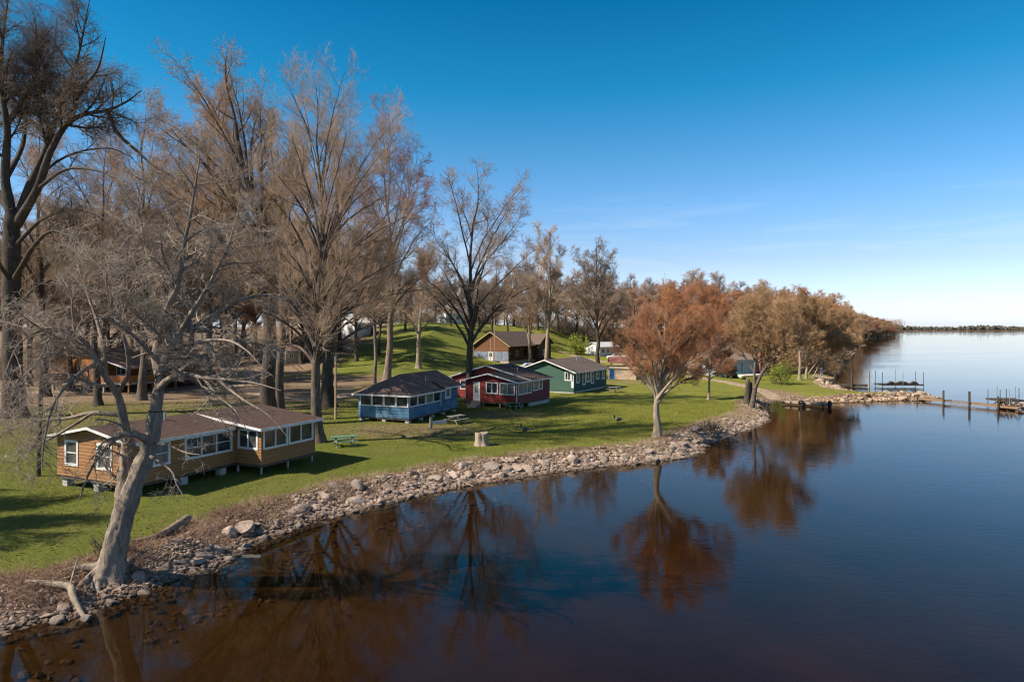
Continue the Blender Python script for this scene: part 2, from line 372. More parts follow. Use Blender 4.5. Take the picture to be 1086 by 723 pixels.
# dirt roads: strips that follow the terrain
def dirt_road_mat():
    m, nt, out = new_mat('dirt_road')
    v = geopos(nt)
    n3 = noise(nt, v, 2.0, 5, 0.7); n4 = noise(nt, v, 20, 3)
    c = ramp(nt, n3, [(0.3, (0.22, 0.15, 0.10)), (0.7, (0.46, 0.35, 0.25))])
    c = mix(nt, ramp(nt, n4, [(0.35, 0.4), (0.6, 0.0)]), c, (0.14, 0.10, 0.07))
    principled(nt, out, c, 0.95, bump(nt, n4, 0.5, 0.03), 0.1); return m
DIRT = dirt_road_mat()
def road(name, pts, width):
    P = np.array(pts, float); seg = np.linalg.norm(np.diff(P, axis=0), axis=1); t = np.concatenate([[0], np.cumsum(seg)])
    n = int(t[-1] / 0.6); tt = np.linspace(0, t[-1], n)
    c = np.stack([np.interp(tt, t, P[:, 0]), np.interp(tt, t, P[:, 1])], -1)
    for _ in range(6): c[1:-1] = (c[:-2] + 2 * c[1:-1] + c[2:]) / 4
    d = np.gradient(c, axis=0); d /= np.linalg.norm(d, axis=1, keepdims=True); nn = np.stack([-d[:, 1], d[:, 0]], -1)
    wdt = np.interp(tt, t, width) if hasattr(width, '__len__') else np.full(n, width)
    k = 9; off = np.linspace(-0.5, 0.5, k)
    edge = 0.25 * rng.standard_normal((n, 2)); edge[1:-1] = (edge[:-2] + edge[1:-1] + edge[2:]) / 2
    pos = c[:, None] + nn[:, None] * (off[None, :, None] * wdt[:, None, None] + np.interp(off, [-0.5, 0, 0.5], [0, 0, 1])[None, :, None] * edge[:, 1, None, None] + np.interp(off, [-0.5, 0, 0.5], [1, 0, 0])[None, :, None] * edge[:, 0, None, None])
    z = hz(pos[..., 0].ravel(), pos[..., 1].ravel()).reshape(n, k) + np.interp(np.abs(off), [0, 0.42, 0.5], [0.035, 0.03, -0.03])[None]
    V = np.concatenate([pos, z[..., None]], -1).reshape(-1, 3)
    a, b = np.meshgrid(np.arange(k - 1), np.arange(n - 1)); q = (b * k + a).ravel()
    tag(link(name, np_mesh(name, [(V, np.stack([q, q + k, q + k + 1, q + 1], -1), 0, True)], [DIRT])), kind='structure')
def gp(px, py, z=1.3): return tuple(at(px, py, z)[:2])
road('road', [gp(843, 424, 0.35), gp(832, 419, 0.8), gp(800, 409.5, 1.2), gp(770, 402.5, 1.3), gp(740, 398, 1.35), gp(705, 393, 1.4), gp(680, 388, 1.4), gp(650, 383, 1.5), gp(622, 378.5, 1.6), (15, 205)], [4.0, 3.0, 2.6, 2.6, 2.6, 2.6, 2.6, 3, 3, 3])
road('dirt_path', [(-75, 88), gp(180, 408, 1.5), gp(240, 404, 1.5), gp(300, 420, 1.4), gp(345, 419, 1.4), gp(385, 412, 1.5), (-12, 118), (0, 135)], [3, 4, 4.5, 4, 3.5, 3, 2.5, 2.5])

# the far shore and its wood
def far_ground(): pass
# ------------------------------------------------------------------ trees
BARK_NEAR = bark('bark_peeling', (0.085, 0.065, 0.05), (0.32, 0.255, 0.20), 7.0)
BARK_DARK = bark('bark_dark', (0.030, 0.023, 0.019), (0.095, 0.075, 0.06))
BARK_GREY = bark('bark_grey', (0.065, 0.05, 0.037), (0.25, 0.19, 0.14))
BARK_MID = bark('bark_brown', (0.045, 0.034, 0.027), (0.155, 0.12, 0.095))
BARK_PALE = bark('bark_pale', (0.13, 0.10, 0.07), (0.34, 0.27, 0.20))
TW_GREY = twig('twigs_grey', (0.19, 0.15, 0.115), (0.41, 0.335, 0.265))
TW_BROWN = twig('twigs_brown', (0.27, 0.185, 0.125), (0.52, 0.37, 0.26))
TW_DARK = twig('twigs_dark', (0.16, 0.115, 0.085), (0.34, 0.25, 0.19))
TW_RUST = twig('twigs_rust', (0.28, 0.125, 0.062), (0.48, 0.24, 0.12))
TW_OLIVE = twig('twigs_olive', (0.29, 0.18, 0.095), (0.48, 0.32, 0.18))
BUD_ORANGE = twig('buds_orange', (0.45, 0.21, 0.06), (0.62, 0.36, 0.13))
BUD_YELLOW = twig('buds_yellow', (0.36, 0.25, 0.06), (0.55, 0.41, 0.12))
BUD_RUST = twig('buds_rust', (0.34, 0.13, 0.06), (0.50, 0.22, 0.10))
BUD_TAN = twig('buds_tan', (0.30, 0.165, 0.07), (0.46, 0.275, 0.12))
BUD_MAROON = twig('buds_maroon', (0.26, 0.105, 0.075), (0.40, 0.18, 0.125))
LEAF_GREEN = twig('leaves_fresh', (0.12, 0.17, 0.02), (0.30, 0.33, 0.06))
NEEDLE = twig('needles', (0.018, 0.035, 0.012), (0.045, 0.07, 0.025))

def unit(v): return v / (np.linalg.norm(v, axis=-1, keepdims=True) + 1e-9)
def grow(r, p0, d0, length, r0, r1, K, wig, up):
    n = len(p0); P = np.empty((n, K, 3)); P[:, 0] = p0; d = d0.copy(); seg = (length / (K - 1))[:, None]
    for k in range(1, K):
        d = d + wig * r.standard_normal((n, 3)); d[:, 2] += up; d = unit(d)
        P[:, k] = P[:, k - 1] + d * seg
    t = np.linspace(0, 1, K)[None]
    return P, r0[:, None] * (1 - t) + r1[:, None] * t
def env_limit(p, d, env):
    """distance from p along d to the edge of the crown (union of ellipsoids)"""
    best = np.zeros(len(p))
    for c, a in env:
        q = (p - np.array(c)) / np.array(a); e = d / np.array(a)
        A = (e * e).sum(1); B = (q * e).sum(1); Cc = (q * q).sum(1) - 1
        D = B * B - A * Cc
        t = np.where(D > 0, (-B + np.sqrt(np.maximum(D, 0))) / A, 0)
        best = np.maximum(best, t)
    return best
def spawn(r, P, R, dens, t0, ang, asd, lfrac, lmin, lmax, rr, rmin, K, wig, up, env=None, tip=0.35, fall=0.5, nmax=None, tp=1.0, full=False):
    n, k, _ = P.shape
    Ls = np.linalg.norm(np.diff(P, axis=1), axis=2).sum(1)
    cnt = np.floor(Ls * (1 - t0) * dens + r.random(n)).astype(int)
    if nmax: cnt = np.minimum(cnt, nmax)
    idx = np.repeat(np.arange(n), cnt); m = len(idx)
    j = np.concatenate([np.arange(c) for c in cnt]) if m else np.zeros(0)
    t = t0 + (1 - t0) * ((j + r.random(m)) / np.maximum(np.repeat(cnt, cnt), 1)) ** tp
    f = t * (k - 1); i0 = np.minimum(f.astype(int), k - 2); w = (f - i0)[:, None]
    p = P[idx, i0] * (1 - w) + P[idx, i0 + 1] * w
    T = unit(P[idx, i0 + 1] - P[idx, i0]); rp = R[idx, i0] * (1 - w[:, 0]) + R[idx, i0 + 1] * w[:, 0]
    q = r.standard_normal((m, 3)); q -= (q * T).sum(1, keepdims=True) * T; q = unit(q)
    a = np.radians(ang + asd * r.standard_normal(m))[:, None]
    d = unit(T * np.cos(a) + q * np.sin(a))
    ln = np.clip(lfrac * Ls[idx] * (1 - fall * t) * r.uniform(0.55, 1.25, m), lmin, lmax)
    if env is not None:
        lim = env_limit(p, d, env)
        ln = np.maximum(np.where(full, 1, 0) * lim * r.uniform(0.75, 1.02, m), np.minimum(ln, lim * r.uniform(0.85, 1.08, m))) if full else np.minimum(ln, np.maximum(lim * r.uniform(0.6, 1.3, m), 0.05 * ln))
        keep = ln > lmin * 0.3
        p, d, ln, rp = p[keep], d[keep], ln[keep], rp[keep]
    r0 = np.maximum(np.minimum(rp * rr, 0.004 + ln * 0.035), rmin)
    return grow(r, p, d, ln, r0, np.maximum(r0 * tip, rmin * 0.7), K, wig, up)
def rings(P, R, S, m): v, f = tubes(P, R, S); return (v, f, m, True)
def bud_quads(r, P, per, size, m):
    n, k, _ = P.shape
    idx = np.repeat(np.arange(n), per); t = r.random(len(idx)) * (k - 1); i0 = np.minimum(t.astype(int), k - 2); w = (t - i0)[:, None]
    c = P[idx, i0] * (1 - w) + P[idx, i0 + 1] * w + r.standard_normal((len(idx), 3)) * size * 0.6
    a = unit(r.standard_normal((len(idx), 3))) * size * r.uniform(0.5, 1.2, (len(idx), 1)); b = unit(np.cross(a, r.standard_normal((len(idx), 3)))) * size * 0.6 * r.uniform(0.5, 1.2, (len(idx), 1))
    V = np.stack([c - a, c + b, c + a, c - b], 1).reshape(-1, 3)
    return (V, np.arange(len(V)).reshape(-1, 4), m, False)
def catmull(pts, n):
    P = np.array(pts, float); Q = np.vstack([2 * P[0] - P[1], P, 2 * P[-1] - P[-2]])
    s = np.linspace(0, len(P) - 1 - 1e-6, n); i = s.astype(int); t = (s - i)[:, None]
    a, b, c, d = Q[i], Q[i + 1], Q[i + 2], Q[i + 3]
    return 0.5 * (2 * b + (c - a) * t + (2 * a - 5 * b + 4 * c - d) * t * t + (3 * b - a - 3 * c + d) * t ** 3)

def finish(name, base, trunk_parts, crown_parts, bark_m, twig_m, bud_m, label, cat='tree', group=None):
    b = np.array(base)
    sh = lambda ps: [(v - b, f, m, s) for v, f, m, s in ps]
    root = thing(name, label, cat, base, 0, group)
    link('trunk', np_mesh('trunk', sh(trunk_parts), [bark_m]), root)
    link('crown', np_mesh('crown', sh(crown_parts), [twig_m] + ([bud_m] if bud_m else [])), root)
    return root

def levels(r, limbs, env, lv, bud=0, bud_size=0.05, trunk_levels=1):
    """limbs: list of (P,R); lv: specs for the successive orders of branches"""
    tp, cp = [], []
    cur = limbs
    for n, s in enumerate(lv):
        tot = sum(float(np.linalg.norm(np.diff(P, axis=1), axis=2).sum()) for P, R in cur if len(P))
        dn = s['target'] / max(tot * (1 - s['t0']), 0.1); nxt = []
        for P, R in cur:
            if len(P): nxt.append(spawn(r, P, R, dn, env=env, **{k: v for k, v in s.items() if k not in ('target', 'S')}))
        for P, R in nxt:
            if len(P): (tp if n < trunk_levels else cp).append(rings(P, R, s.get('S', 3), 0))
        cur = nxt
    if bud:
        for P, R in cur:
            if len(P): cp.append(bud_quads(r, P, bud, bud_size, 1))
    return tp, cp

def spec(dist, wig=0.10, up=0.05, dens=1.0, ang=38, size=5.0, spread=1.0, crook=1.0, targets=(230, 1600, 7500, 26000)):
    """orders of branches below the limbs: how many, how long; twig thickness grows with distance so that crowns keep their veil"""
    rm = max(0.0060, dist * 0.00013); w = wig * crook; z = size / 5.0; t = [x * dens for x in targets]
    return [dict(target=t[0], t0=0.25, tp=0.72, ang=ang, asd=10, lfrac=0.40 * spread, lmin=0.9 * z, lmax=4.6 * z, rr=0.6, rmin=rm * 1.7, K=8, wig=w, up=up, S=5, tip=0.3, fall=0.6),
            dict(target=t[1], t0=0.15, tp=0.85, ang=ang + 4, asd=12, lfrac=0.50, lmin=0.6 * z, lmax=2.2 * z, rr=0.6, rmin=rm * 1.3, K=6, wig=w * 1.2, up=up * 0.8, S=4, tip=0.4),
            dict(target=t[2], t0=0.08, ang=ang + 6, asd=14, lfrac=0.60, lmin=0.38 * z, lmax=1.1 * z, rr=0.7, rmin=rm, K=4, wig=w * 1.4, up=up * 0.6, S=3, tip=0.5),
            dict(target=t[3], t0=0.06, ang=ang + 8, asd=15, lfrac=0.70, lmin=0.22 * z, lmax=0.6 * z, rr=0.75, rmin=rm * 0.85, K=2, wig=w * 1.5, up=up * 0.5, S=3, tip=0.6)]

def tree(name, label, seed, px, Y, r_base, fork, env_px, n_lead, lead=(18, 10), wig=0.07, up=0.06, dens=1.0, ang=38, bark_m=None, twig_m=None, bud_m=None,
         bud=0, bud_size=0.06, lean=0.0, depth=0.9, twl=1.0, group=None, lead_t0=0.45, crook=1.0, top=None, cat='tree', upl=None, low=-0.35, steep=0.45, dist=None, targets=(230, 1600, 7500, 26000)):
    """a bare broadleaf tree; env_px = (x0, x1, y_top, y_bottom) of the crown in the photograph gives its size at distance Y"""
    r = np.random.default_rng(seed)
    X = atY(px, Y); zb = hz1(X, Y) - 0.05
    x0, x1 = atY(env_px[0], Y), atY(env_px[1], Y); zt, zl = zat(env_px[2], Y), zat(env_px[3], Y)
    c = np.array([(x0 + x1) / 2, Y, (zt + zl) / 2]); a = np.array([(x1 - x0) / 2, (x1 - x0) / 2 * depth, (zt - zl) / 2])
    env = [(c, a * 1.12), (c - np.array([0, 0, a[2] * 0.38]), a * [1.0, 1.0, 0.60])]
    zf = zb + fork * (zt - zb); ztop = zt if top is None else zat(top, Y)
    K = 14
    tz = np.linspace(0, 1, K); z = zb + tz * (ztop - zb) * 0.94
    cx = X + (c[0] - X) * np.clip((z - zf) / max(ztop - zf, 1), 0, 1) * 0.8 + lean * tz
    jit = np.cumsum(r.standard_normal((K, 2)) * 0.10 * (ztop - zb) / 20, axis=0); jit -= jit[0]
    P = np.stack([cx + jit[:, 0], Y + jit[:, 1], z], -1)
    h = z - zb; R = r_base * np.clip(1 - 0.55 * np.clip(h / max(zf - zb, .1), 0, 1) * 0.5, 0, 1)
    R = np.where(z > zf, R * (1 - 0.93 * (np.clip(z - zf, 0, None) / max(z[-1] - zf, .1)) ** 0.75), R)
    fine = catmull(np.concatenate([P, R[:, None]], 1), 40); P, R = fine[:, :3], np.maximum(fine[:, 3], 0.01)
    hh = P[:, 2] - zb; R = R * (1 + 0.55 * np.exp(-hh / (r_base * 1.4)))
    trunk = (P[None], R[None])
    tl = max(lead_t0, 0.0)
    frac0 = (zf - zb) / (P[-1, 2] - zb)
    # leaders sweep up and out from the fork, each to its own place on the edge of the crown
    n = n_lead; q = (np.arange(n) + 0.5) / n; cz = 0.97 - (0.97 - low) * q ** 0.9 + r.uniform(-.08, .08, n); cz = np.clip(cz, low, .98)
    phi = np.arange(n) * 2.39996 + r.uniform(0, 6.28) + r.uniform(-.3, .3, n); sr = np.sqrt(1 - cz * cz)
    tgt = c + np.stack([sr * np.cos(phi), sr * np.sin(phi), cz], -1) * a * r.uniform(0.72, 1.10, (n, 1))
    t = frac0 * 0.97 + (0.80 - frac0) * np.clip((cz - low) / (1 - low), 0, 1) ** 1.4 * r.uniform(0.6, 1.1, n)
    f = np.clip(t, 0, 0.95) * (len(P) - 1); i0 = f.astype(int); w = (f - i0)[:, None]
    p = P[i0] * (1 - w) + P[i0 + 1] * w
    dd = tgt - p; ln = np.linalg.norm(dd, axis=1, keepdims=True); stp = np.clip(steep + 0.15 * r.standard_normal((n, 1)), .1, .9)
    p1 = p + ln * 0.45 * unit(dd / ln * (1 - stp) + np.array([0, 0, 1.0]) * stp) + r.standard_normal((n, 3)) * ln * .04
    tt = np.linspace(0, 1, 14)[None, :, None]
    LP = p[:, None] * (1 - tt) ** 2 + 2 * p1[:, None] * tt * (1 - tt) + tgt[:, None] * tt ** 2
    wgl = np.cumsum(r.standard_normal((n, 14, 3)), axis=1) * ln[:, :, None] * wig * 0.10; LP = LP + wgl * np.sin(np.pi * tt * 0.5)
    rp = np.interp(f, np.arange(len(R)), R); r0 = np.minimum(rp * r.uniform(0.5, 0.75, n), 0.045 + ln[:, 0] * 0.019)
    ts = np.linspace(0, 1, 14)[None]; LR = r0[:, None] * (1 - ts) ** 0.9 + np.maximum(r0[:, None] * .08, .012) * ts
    sp = spec(dist or Y, wig, up, dens, ang, float(np.mean(a)), crook=crook, targets=targets)
    tp, cp = levels(r, [(P[None, int((frac0 + 0.55 * (1 - frac0)) * 40):], R[None, int((frac0 + 0.55 * (1 - frac0)) * 40):]), (LP, LR)], [(e0, e1 * 1.05) for e0, e1 in env], sp, bud, bud_size)
    return finish(name, (X, Y, zb), [rings(P[None], R[None], 12, 0), rings(LP, LR, 7, 0)] + tp, cp, bark_m or BARK_MID, twig_m or TW_BROWN, bud_m, label, cat, group)

def path_tree(name, label, seed, Y, paths, env_px, bark_m, twig_m, bud_m=None, bud=0, bud_size=0.05, dens=1.0, wig=0.1, up=0.0, ang=45, twl=1.0, depth=0.9, crook=1.0, base=None, flare=None, spread=1.0, dist=None, extra=None, targets=(280, 1900, 9000, 32000)):
    """a tree whose main limbs were read off the photograph: each limb = (list of (px, py, dy), r0, r1)"""
    r = np.random.default_rng(seed); limbs = []; tparts = []
    for pts, r0, r1 in paths:
        W = [(atY(p[0], Y + p[2]), Y + p[2], zat(p[1], Y + p[2])) for p in pts]
        Pp = catmull(W, 8 * len(W)); t = np.linspace(0, 1, len(Pp)); Rr = r0 + (r1 - r0) * t ** 0.8
        Pp = Pp + np.cumsum(r.standard_normal(Pp.shape) * 0.012, 0) * min(1, r0 * 4) * np.sin(np.pi * t)[:, None]
        if flare and len(limbs) == 0:
            hgt = Pp[:, 2] - Pp[0, 2]; Rr = Rr * (1 + flare * np.exp(-np.abs(hgt) / (r0 * 1.3)))
        Rr = Rr * (1 + 0.05 * np.sin(t * 37 + r.uniform(0, 6)))
        limbs.append((Pp[None], Rr[None])); big = r0 > 0.15 and Y < 40
        if big:
            m = 60 if len(limbs) == 1 else 40; ii_ = np.linspace(0, len(Pp) - 1, m); Pq = np.stack([np.interp(ii_, np.arange(len(Pp)), Pp[:, k]) for k in range(3)], -1); Rq = np.interp(ii_, np.arange(len(Rr)), Rr)
            v_, f_ = tubes(Pq[None], Rq[None], 30); w_ = v_.reshape(m, 30, 3); th = np.arange(30) * 2 * np.pi / 30; hh = Pq[:, 2]
            rel = 0.045 * np.sin(5 * th[None] + 1.1 * hh[:, None]) + 0.03 * np.sin(9 * th[None] - 2.1 * hh[:, None] + 1) + 0.05 * np.sin(2 * th[None] + 2.7 * hh[:, None]) * np.sin(1.9 * hh[:, None]) + 0.022 * r.standard_normal((m, 30))
            if len(limbs) == 1: rel = rel + (0.16 * np.cos(5 * th)[None]) * np.exp(-np.maximum(hh - hh[0], 0) / .5)[:, None]
            w_ = Pq[:, None] + (w_ - Pq[:, None]) * (1 + rel)[..., None]; tparts.append((w_.reshape(-1, 3), f_, 0, True))
            if len(limbs) == 1:
                for k in range(7):
                    a_ = k * .9 + r.uniform(-.2, .2); L_ = r.uniform(.9, 1.7); q_ = np.array([[np.cos(a_ + .15 * j) * L_ * j / 4, np.sin(a_ + .15 * j) * L_ * j / 4, 0] for j in range(5)]) + Pp[0]
                    q_[:, 2] = [max(hz1(x_, y_), -.4) + dz_ for (x_, y_), dz_ in zip(q_[:, :2], (.35, .16, .06, .0, -.08))]
                    tparts.append(rings(catmull(q_, 14)[None], np.linspace(.26, .05, 14)[None], 9, 0))
        else: tparts.append(rings(Pp[None], Rr[None], 14 if r0 > 0.2 else 8, 0))
    env = []
    for e in env_px:
        x0, x1 = atY(e[0], Y), atY(e[1], Y); zt, zl = zat(e[2], Y), zat(e[3], Y)
        env.append((np.array([(x0 + x1) / 2, Y + (e[4] if len(e) > 4 else 0), (zt + zl) / 2]), np.array([(x1 - x0) / 2, (x1 - x0) / 2 * depth, (zt - zl) / 2])))
    sp = spec(dist or Y, wig, up, dens, ang, twl * float(np.mean([e[1].mean() for e in env])), spread, crook, targets)
    tp, cp = levels(r, limbs[1:] if len(limbs) > 1 else limbs, env, sp, bud, bud_size)
    b = base or tuple(limbs[0][0][0, 0])
    if extra: cp += extra
    return finish(name, b, tparts + tp, cp, bark_m, twig_m, bud_m, label)

# --- the big pale tree leaning out over the water
YA = 26.3
path_tree('dead_tree', 'leaning pale grey dead looking tree with drooping twigs standing on the bank at the water', 3, YA,
  [([(113, 622, -0.1), (117, 604, 0), (124, 575, 0), (133, 545, 0), (143, 515, 0), (152, 490, 0), (158, 472, 0), (162, 455, 0), (165, 436, 0)], 0.48, 0.25),
   ([(126, 565, 0.1), (130, 530, 0.25), (132, 500, 0.35), (135, 478, 0.4), (136, 467, 0.4)], 0.33, 0.22),
   ([(165, 436, 0), (168, 415, 0.1), (172, 395, 0.2), (183, 370, 0.3), (196, 350, 0.3), (212, 325, 0.4), (228, 295, 0.5), (243, 262, 0.5), (252, 225, 0.6)], 0.22, 0.025),
   ([(168, 412, 0), (180, 402, -0.6), (196, 397, -1.0), (214, 399, -1.4), (240, 402, -1.8), (270, 406, -2.1), (298, 414, -2.4)], 0.15, 0.015),
   ([(170, 400, 0.1), (166, 380, 0.6), (172, 350, 1.2), (176, 318, 1.6), (160, 285, 2.0), (150, 245, 2.3), (146, 205, 2.5)], 0.20, 0.025),
   ([(183, 370, 0.3), (176, 335, -0.5), (190, 300, -1.0), (197, 255, -1.2), (206, 205, -1.4), (212, 165, -1.5)], 0.16, 0.02),
   ([(196, 350, 0.3), (225, 335, 1.0), (255, 318, 1.6), (285, 312, 2.0), (312, 318, 2.3)], 0.13, 0.015),
   ([(158, 468, 0), (150, 463, -0.5), (138, 460, -0.8), (126, 462, -1.0), (116, 470, -1.2), (104, 484, -1.4), (92, 506, -1.6), (84, 530, -1.7)], 0.17, 0.02),
   ([(136, 467, 0.4), (130, 440, 0.2), (124, 418, 0), (112, 400, -0.3), (103, 385, -0.5), (88, 362, -0.8), (66, 350, -1.2), (44, 352, -1.5), (20, 368, -1.8), (4, 400, -2)], 0.17, 0.02),
   ([(130, 440, 0.2), (98, 438, 0.6), (72, 443, 1.0), (44, 446, 1.4), (15, 453, 1.6), (-8, 470, 1.8)], 0.11, 0.015),
   ([(112, 400, -0.3), (108, 360, 0.5), (96, 320, 1.0), (84, 285, 1.4), (76, 240, 1.6)], 0.11, 0.015),
   ([(124, 418, 0), (136, 395, -1.0), (132, 360, -1.6), (118, 330, -2.0), (112, 295, -2.2), (120, 262, -2.4)], 0.10, 0.015),
   ([(98, 438, 0.6), (60, 462, 0.2), (30, 478, 0), (5, 500, -0.2)], 0.07, 0.012),
   ([(160, 484, -0.25), (170, 490, -0.8), (182, 500, -1.2), (188, 514, -1.4), (196, 528, -1.5)], 0.07, 0.012),
   ([(165, 470, -0.1), (180, 473, -0.7), (196, 480, -1.0), (212, 482, -1.3)], 0.06, 0.012),
   ([(183, 370, 0.3), (210, 362, -1.2), (238, 360, -2.2), (262, 372, -2.8), (284, 396, -3.0)], 0.10, 0.012),
   ([(228, 400, -1.6), (255, 422, -2.4), (284, 440, -2.8), (304, 462, -3.0)], 0.06, 0.012),
   ([(196, 350, 0.3), (226, 352, 1.0), (262, 362, 1.8), (296, 372, 2.2), (322, 392, 2.4)], 0.10, 0.012),
   ([(103, 385, -0.5), (82, 398, -1.5), (60, 424, -2.0), (48, 462, -2.2), (44, 500, -2.3)], 0.09, 0.012),
   ([(173, 390, 0.1), (152, 366, -1.6), (134, 350, -2.6), (112, 338, -3.2), (94, 340, -3.5)], 0.09, 0.012),
   ([(214, 399, -1.4), (232, 420, -1.9), (250, 436, -2.2), (262, 456, -2.3)], 0.06, 0.012)],
  [(45, 335, 110, 440), (-40, 190, 210, 560), (130, 345, 220, 500), (60, 240, 420, 560)], BARK_NEAR, TW_GREY, dens=0.80, wig=0.16, up=-0.05, ang=50, twl=0.85, depth=0.62, crook=1.15, flare=0.8, spread=1.5)

# --- the giant at the edge of the picture
YB = 68
path_tree('giant_tree', 'huge dark trunked bare tree with sweeping arched limbs behind the pale leaning tree', 7, YB,
  [([(15, 446, 0), (15, 420, 0), (14, 370, 0), (13, 300, 0), (13, 250, 0), (13, 228, 0)], 0.98, 0.72),
   ([(13, 235, 0), (6, 190, 0), (8, 140, -1), (2, 90, -2), (4, 40, -2.5), (10, -10, -3)], 0.55, 0.05),
   ([(15, 240, 0), (32, 195, 1), (52, 150, 2), (62, 112, 2.5), (78, 78, 3), (88, 35, 3.5), (95, 0, 4)], 0.46, 0.04),
   ([(18, 238, 0), (40, 200, -1), (55, 160, -2), (72, 132, -2.5), (92, 120, -3), (114, 117, -3), (135, 108, -3.2), (150, 96, -3.5)], 0.46, 0.05),
   ([(114, 117, -3), (124, 140, -3), (142, 158, -3.2), (160, 174, -3.5), (180, 186, -3.6), (198, 200, -3.8)], 0.22, 0.05),
   ([(14, 225, 0), (-20, 180, 2), (-40, 120, 4), (-45, 60, 5)], 0.5, 0.06),
   ([(13, 300, 0), (35, 262, -3), (52, 246, -5), (72, 250, -6), (92, 262, -7)], 0.28, 0.04),
   ([(52, 150, 2), (50, 110, 0), (40, 70, -2), (38, 25, -3)], 0.28, 0.04),
   ([(72, 132, -2.5), (84, 100, -4), (104, 72, -5), (112, 40, -6)], 0.24, 0.04),
   ([(15, 262, 0), (45, 232, -2), (80, 222, -4), (115, 235, -5), (140, 262, -6)], 0.22, 0.03),
   ([(40, 200, -1), (70, 180, -4), (105, 182, -6), (138, 200, -7)], 0.20, 0.03),
   ([(32, 195, 1), (60, 172, 4), (88, 160, 6), (118, 158, 7), (142, 168, 8)], 0.20, 0.03),
   ([(13, 300, 0), (-10, 268, -4), (-30, 250, -7), (-55, 255, -9)], 0.22, 0.03),
   ([(14, 330, 0), (38, 305, 3), (64, 296, 5), (92, 306, 7), (112, 330, 8)], 0.18, 0.03),
   ([(6, 190, 0), (25, 150, 3), (30, 100, 5), (55, 60, 6), (60, 20, 7)], 0.3, 0.04)],
  [(-70, 120, -40, 240), (20, 172, -10, 260), (-60, 150, 150, 420)], BARK_DARK, TW_DARK, dens=0.78, wig=0.10, up=0.03, ang=42, twl=1.5, depth=0.8, flare=0.6, spread=0.9)

# --- the tall trees behind the cottages, one by one
tree('tall_tree', 'slender two stemmed dark bare tree behind the brown cabin beside the arched giant', 21, 104, 78, 0.42, 0.30, (40, 184, 134, 372), 13, (20, 8), dens=0.69, bark_m=BARK_DARK, twig_m=TW_BROWN, twl=1.5)
tree('tall_tree', 'very tall tree with orange budded top and thick trunk behind the tan cottage roof', 22, 288, 63, 0.72, 0.30, (140, 312, 40, 350), 17, (20, 9), dens=0.70, bark_m=BARK_DARK, twig_m=TW_BROWN, bud_m=BUD_ORANGE, bud=3, bud_size=0.05, twl=1.5, lean=-1)
tree('tall_tree', 'tree with yellowish olive buds whose slim trunk stands beside a thicker one', 23, 298, 66.5, 0.46, 0.32, (222, 356, 116, 372), 14, (22, 9), dens=0.67, bark_m=BARK_MID, twig_m=TW_OLIVE, bud_m=BUD_YELLOW, bud=2, bud_size=0.05, twl=1.5)
tree('tall_tree', 'airy brown tree with yellowish bud tips between the arched giant and orange topped tree', 38, 150, 84, 0.5, 0.28, (84, 226, 92, 372), 15, (22, 8), dens=0.75, bark_m=BARK_MID, twig_m=TW_BROWN, bud_m=BUD_YELLOW, bud=1, bud_size=0.055, steep=0.55, low=-0.5)
tree('tall_tree', 'broad brown tree standing behind the very tall orange topped tree', 39, 222, 92, 0.55, 0.26, (158, 306, 104, 378), 16, (24, 8), dens=0.75, bark_m=BARK_MID, twig_m=TW_BROWN, bud_m=BUD_ORANGE, bud=1, bud_size=0.055, steep=0.5, low=-0.5)
tree('tall_tree', 'dark brown bare tree behind the trunk of the arched giant', 40, 48, 88, 0.55, 0.28, (-30, 118, 118, 378), 15, (24, 8), dens=0.75, bark_m=BARK_DARK, twig_m=TW_BROWN, steep=0.5, low=-0.5)
tree('fan_tree', 'tall fan shaped bare tree with many steep limbs above the tan cottage porch', 24, 338, 54, 0.46, 0.20, (240, 446, 66, 452), 42, (17, 10), steep=0.62, low=-0.55, wig=0.05, dens=1.15, ang=34, bark_m=BARK_MID, twig_m=TW_BROWN, bud_m=BUD_TAN, bud=0, twl=1.25, up=0.08)
tree('tall_tree', 'dark flared trunk bare tree standing just behind the fan shaped tree', 25, 349, 77, 0.70, 0.25, (278, 432, 112, 400), 14, (26, 9), dens=0.46, bark_m=BARK_DARK, twig_m=TW_BROWN, bud_m=BUD_YELLOW, bud=2, bud_size=0.045, twl=1.5)
tree('tall_tree', 'tall reddish brown twiggy tree with pale straight trunk behind the blue cottage', 26, 410, 112, 0.62, 0.26, (342, 466, 120, 378), 18, (26, 9), dens=0.62, bark_m=BARK_GREY, twig_m=TW_RUST, bud_m=BUD_MAROON, bud=2, bud_size=0.06, twl=1.9, ang=42)
tree('slim_tree', 'slim leaning bare tree behind the back corner of the blue cottage roof', 27, 397, 108, 0.30, 0.35, (372, 424, 245, 375), 7, (24, 8), dens=0.69, bark_m=BARK_GREY, twig_m=TW_BROWN, twl=1.6)
tree('hill_tree', 'pale trunked bare tree on the green slope beside a picnic table', 28, 444, 140, 0.55, 0.24, (408, 486, 262, 372), 10, (26, 8), dens=0.56, bark_m=BARK_PALE, twig_m=TW_BROWN, twl=2.2)
tree('elm_tree', 'tall bare tree with wide airy crown rising beside the red cottage', 29, 498, 81.5, 0.50, 0.22, (434, 582, 166, 392), 17, (24, 9), wig=0.07, dens=0.62, ang=42, bark_m=BARK_DARK, twig_m=TW_DARK, twl=1.6, up=0.04)
tree('lodge_tree', 'bare tree with pale trunk before the middle of the log lodge porch', 30, 563, 150, 0.42, 0.22, (520, 596, 268, 372), 9, (28, 9), dens=0.53, bark_m=BARK_GREY, twig_m=TW_BROWN, twl=2.3)
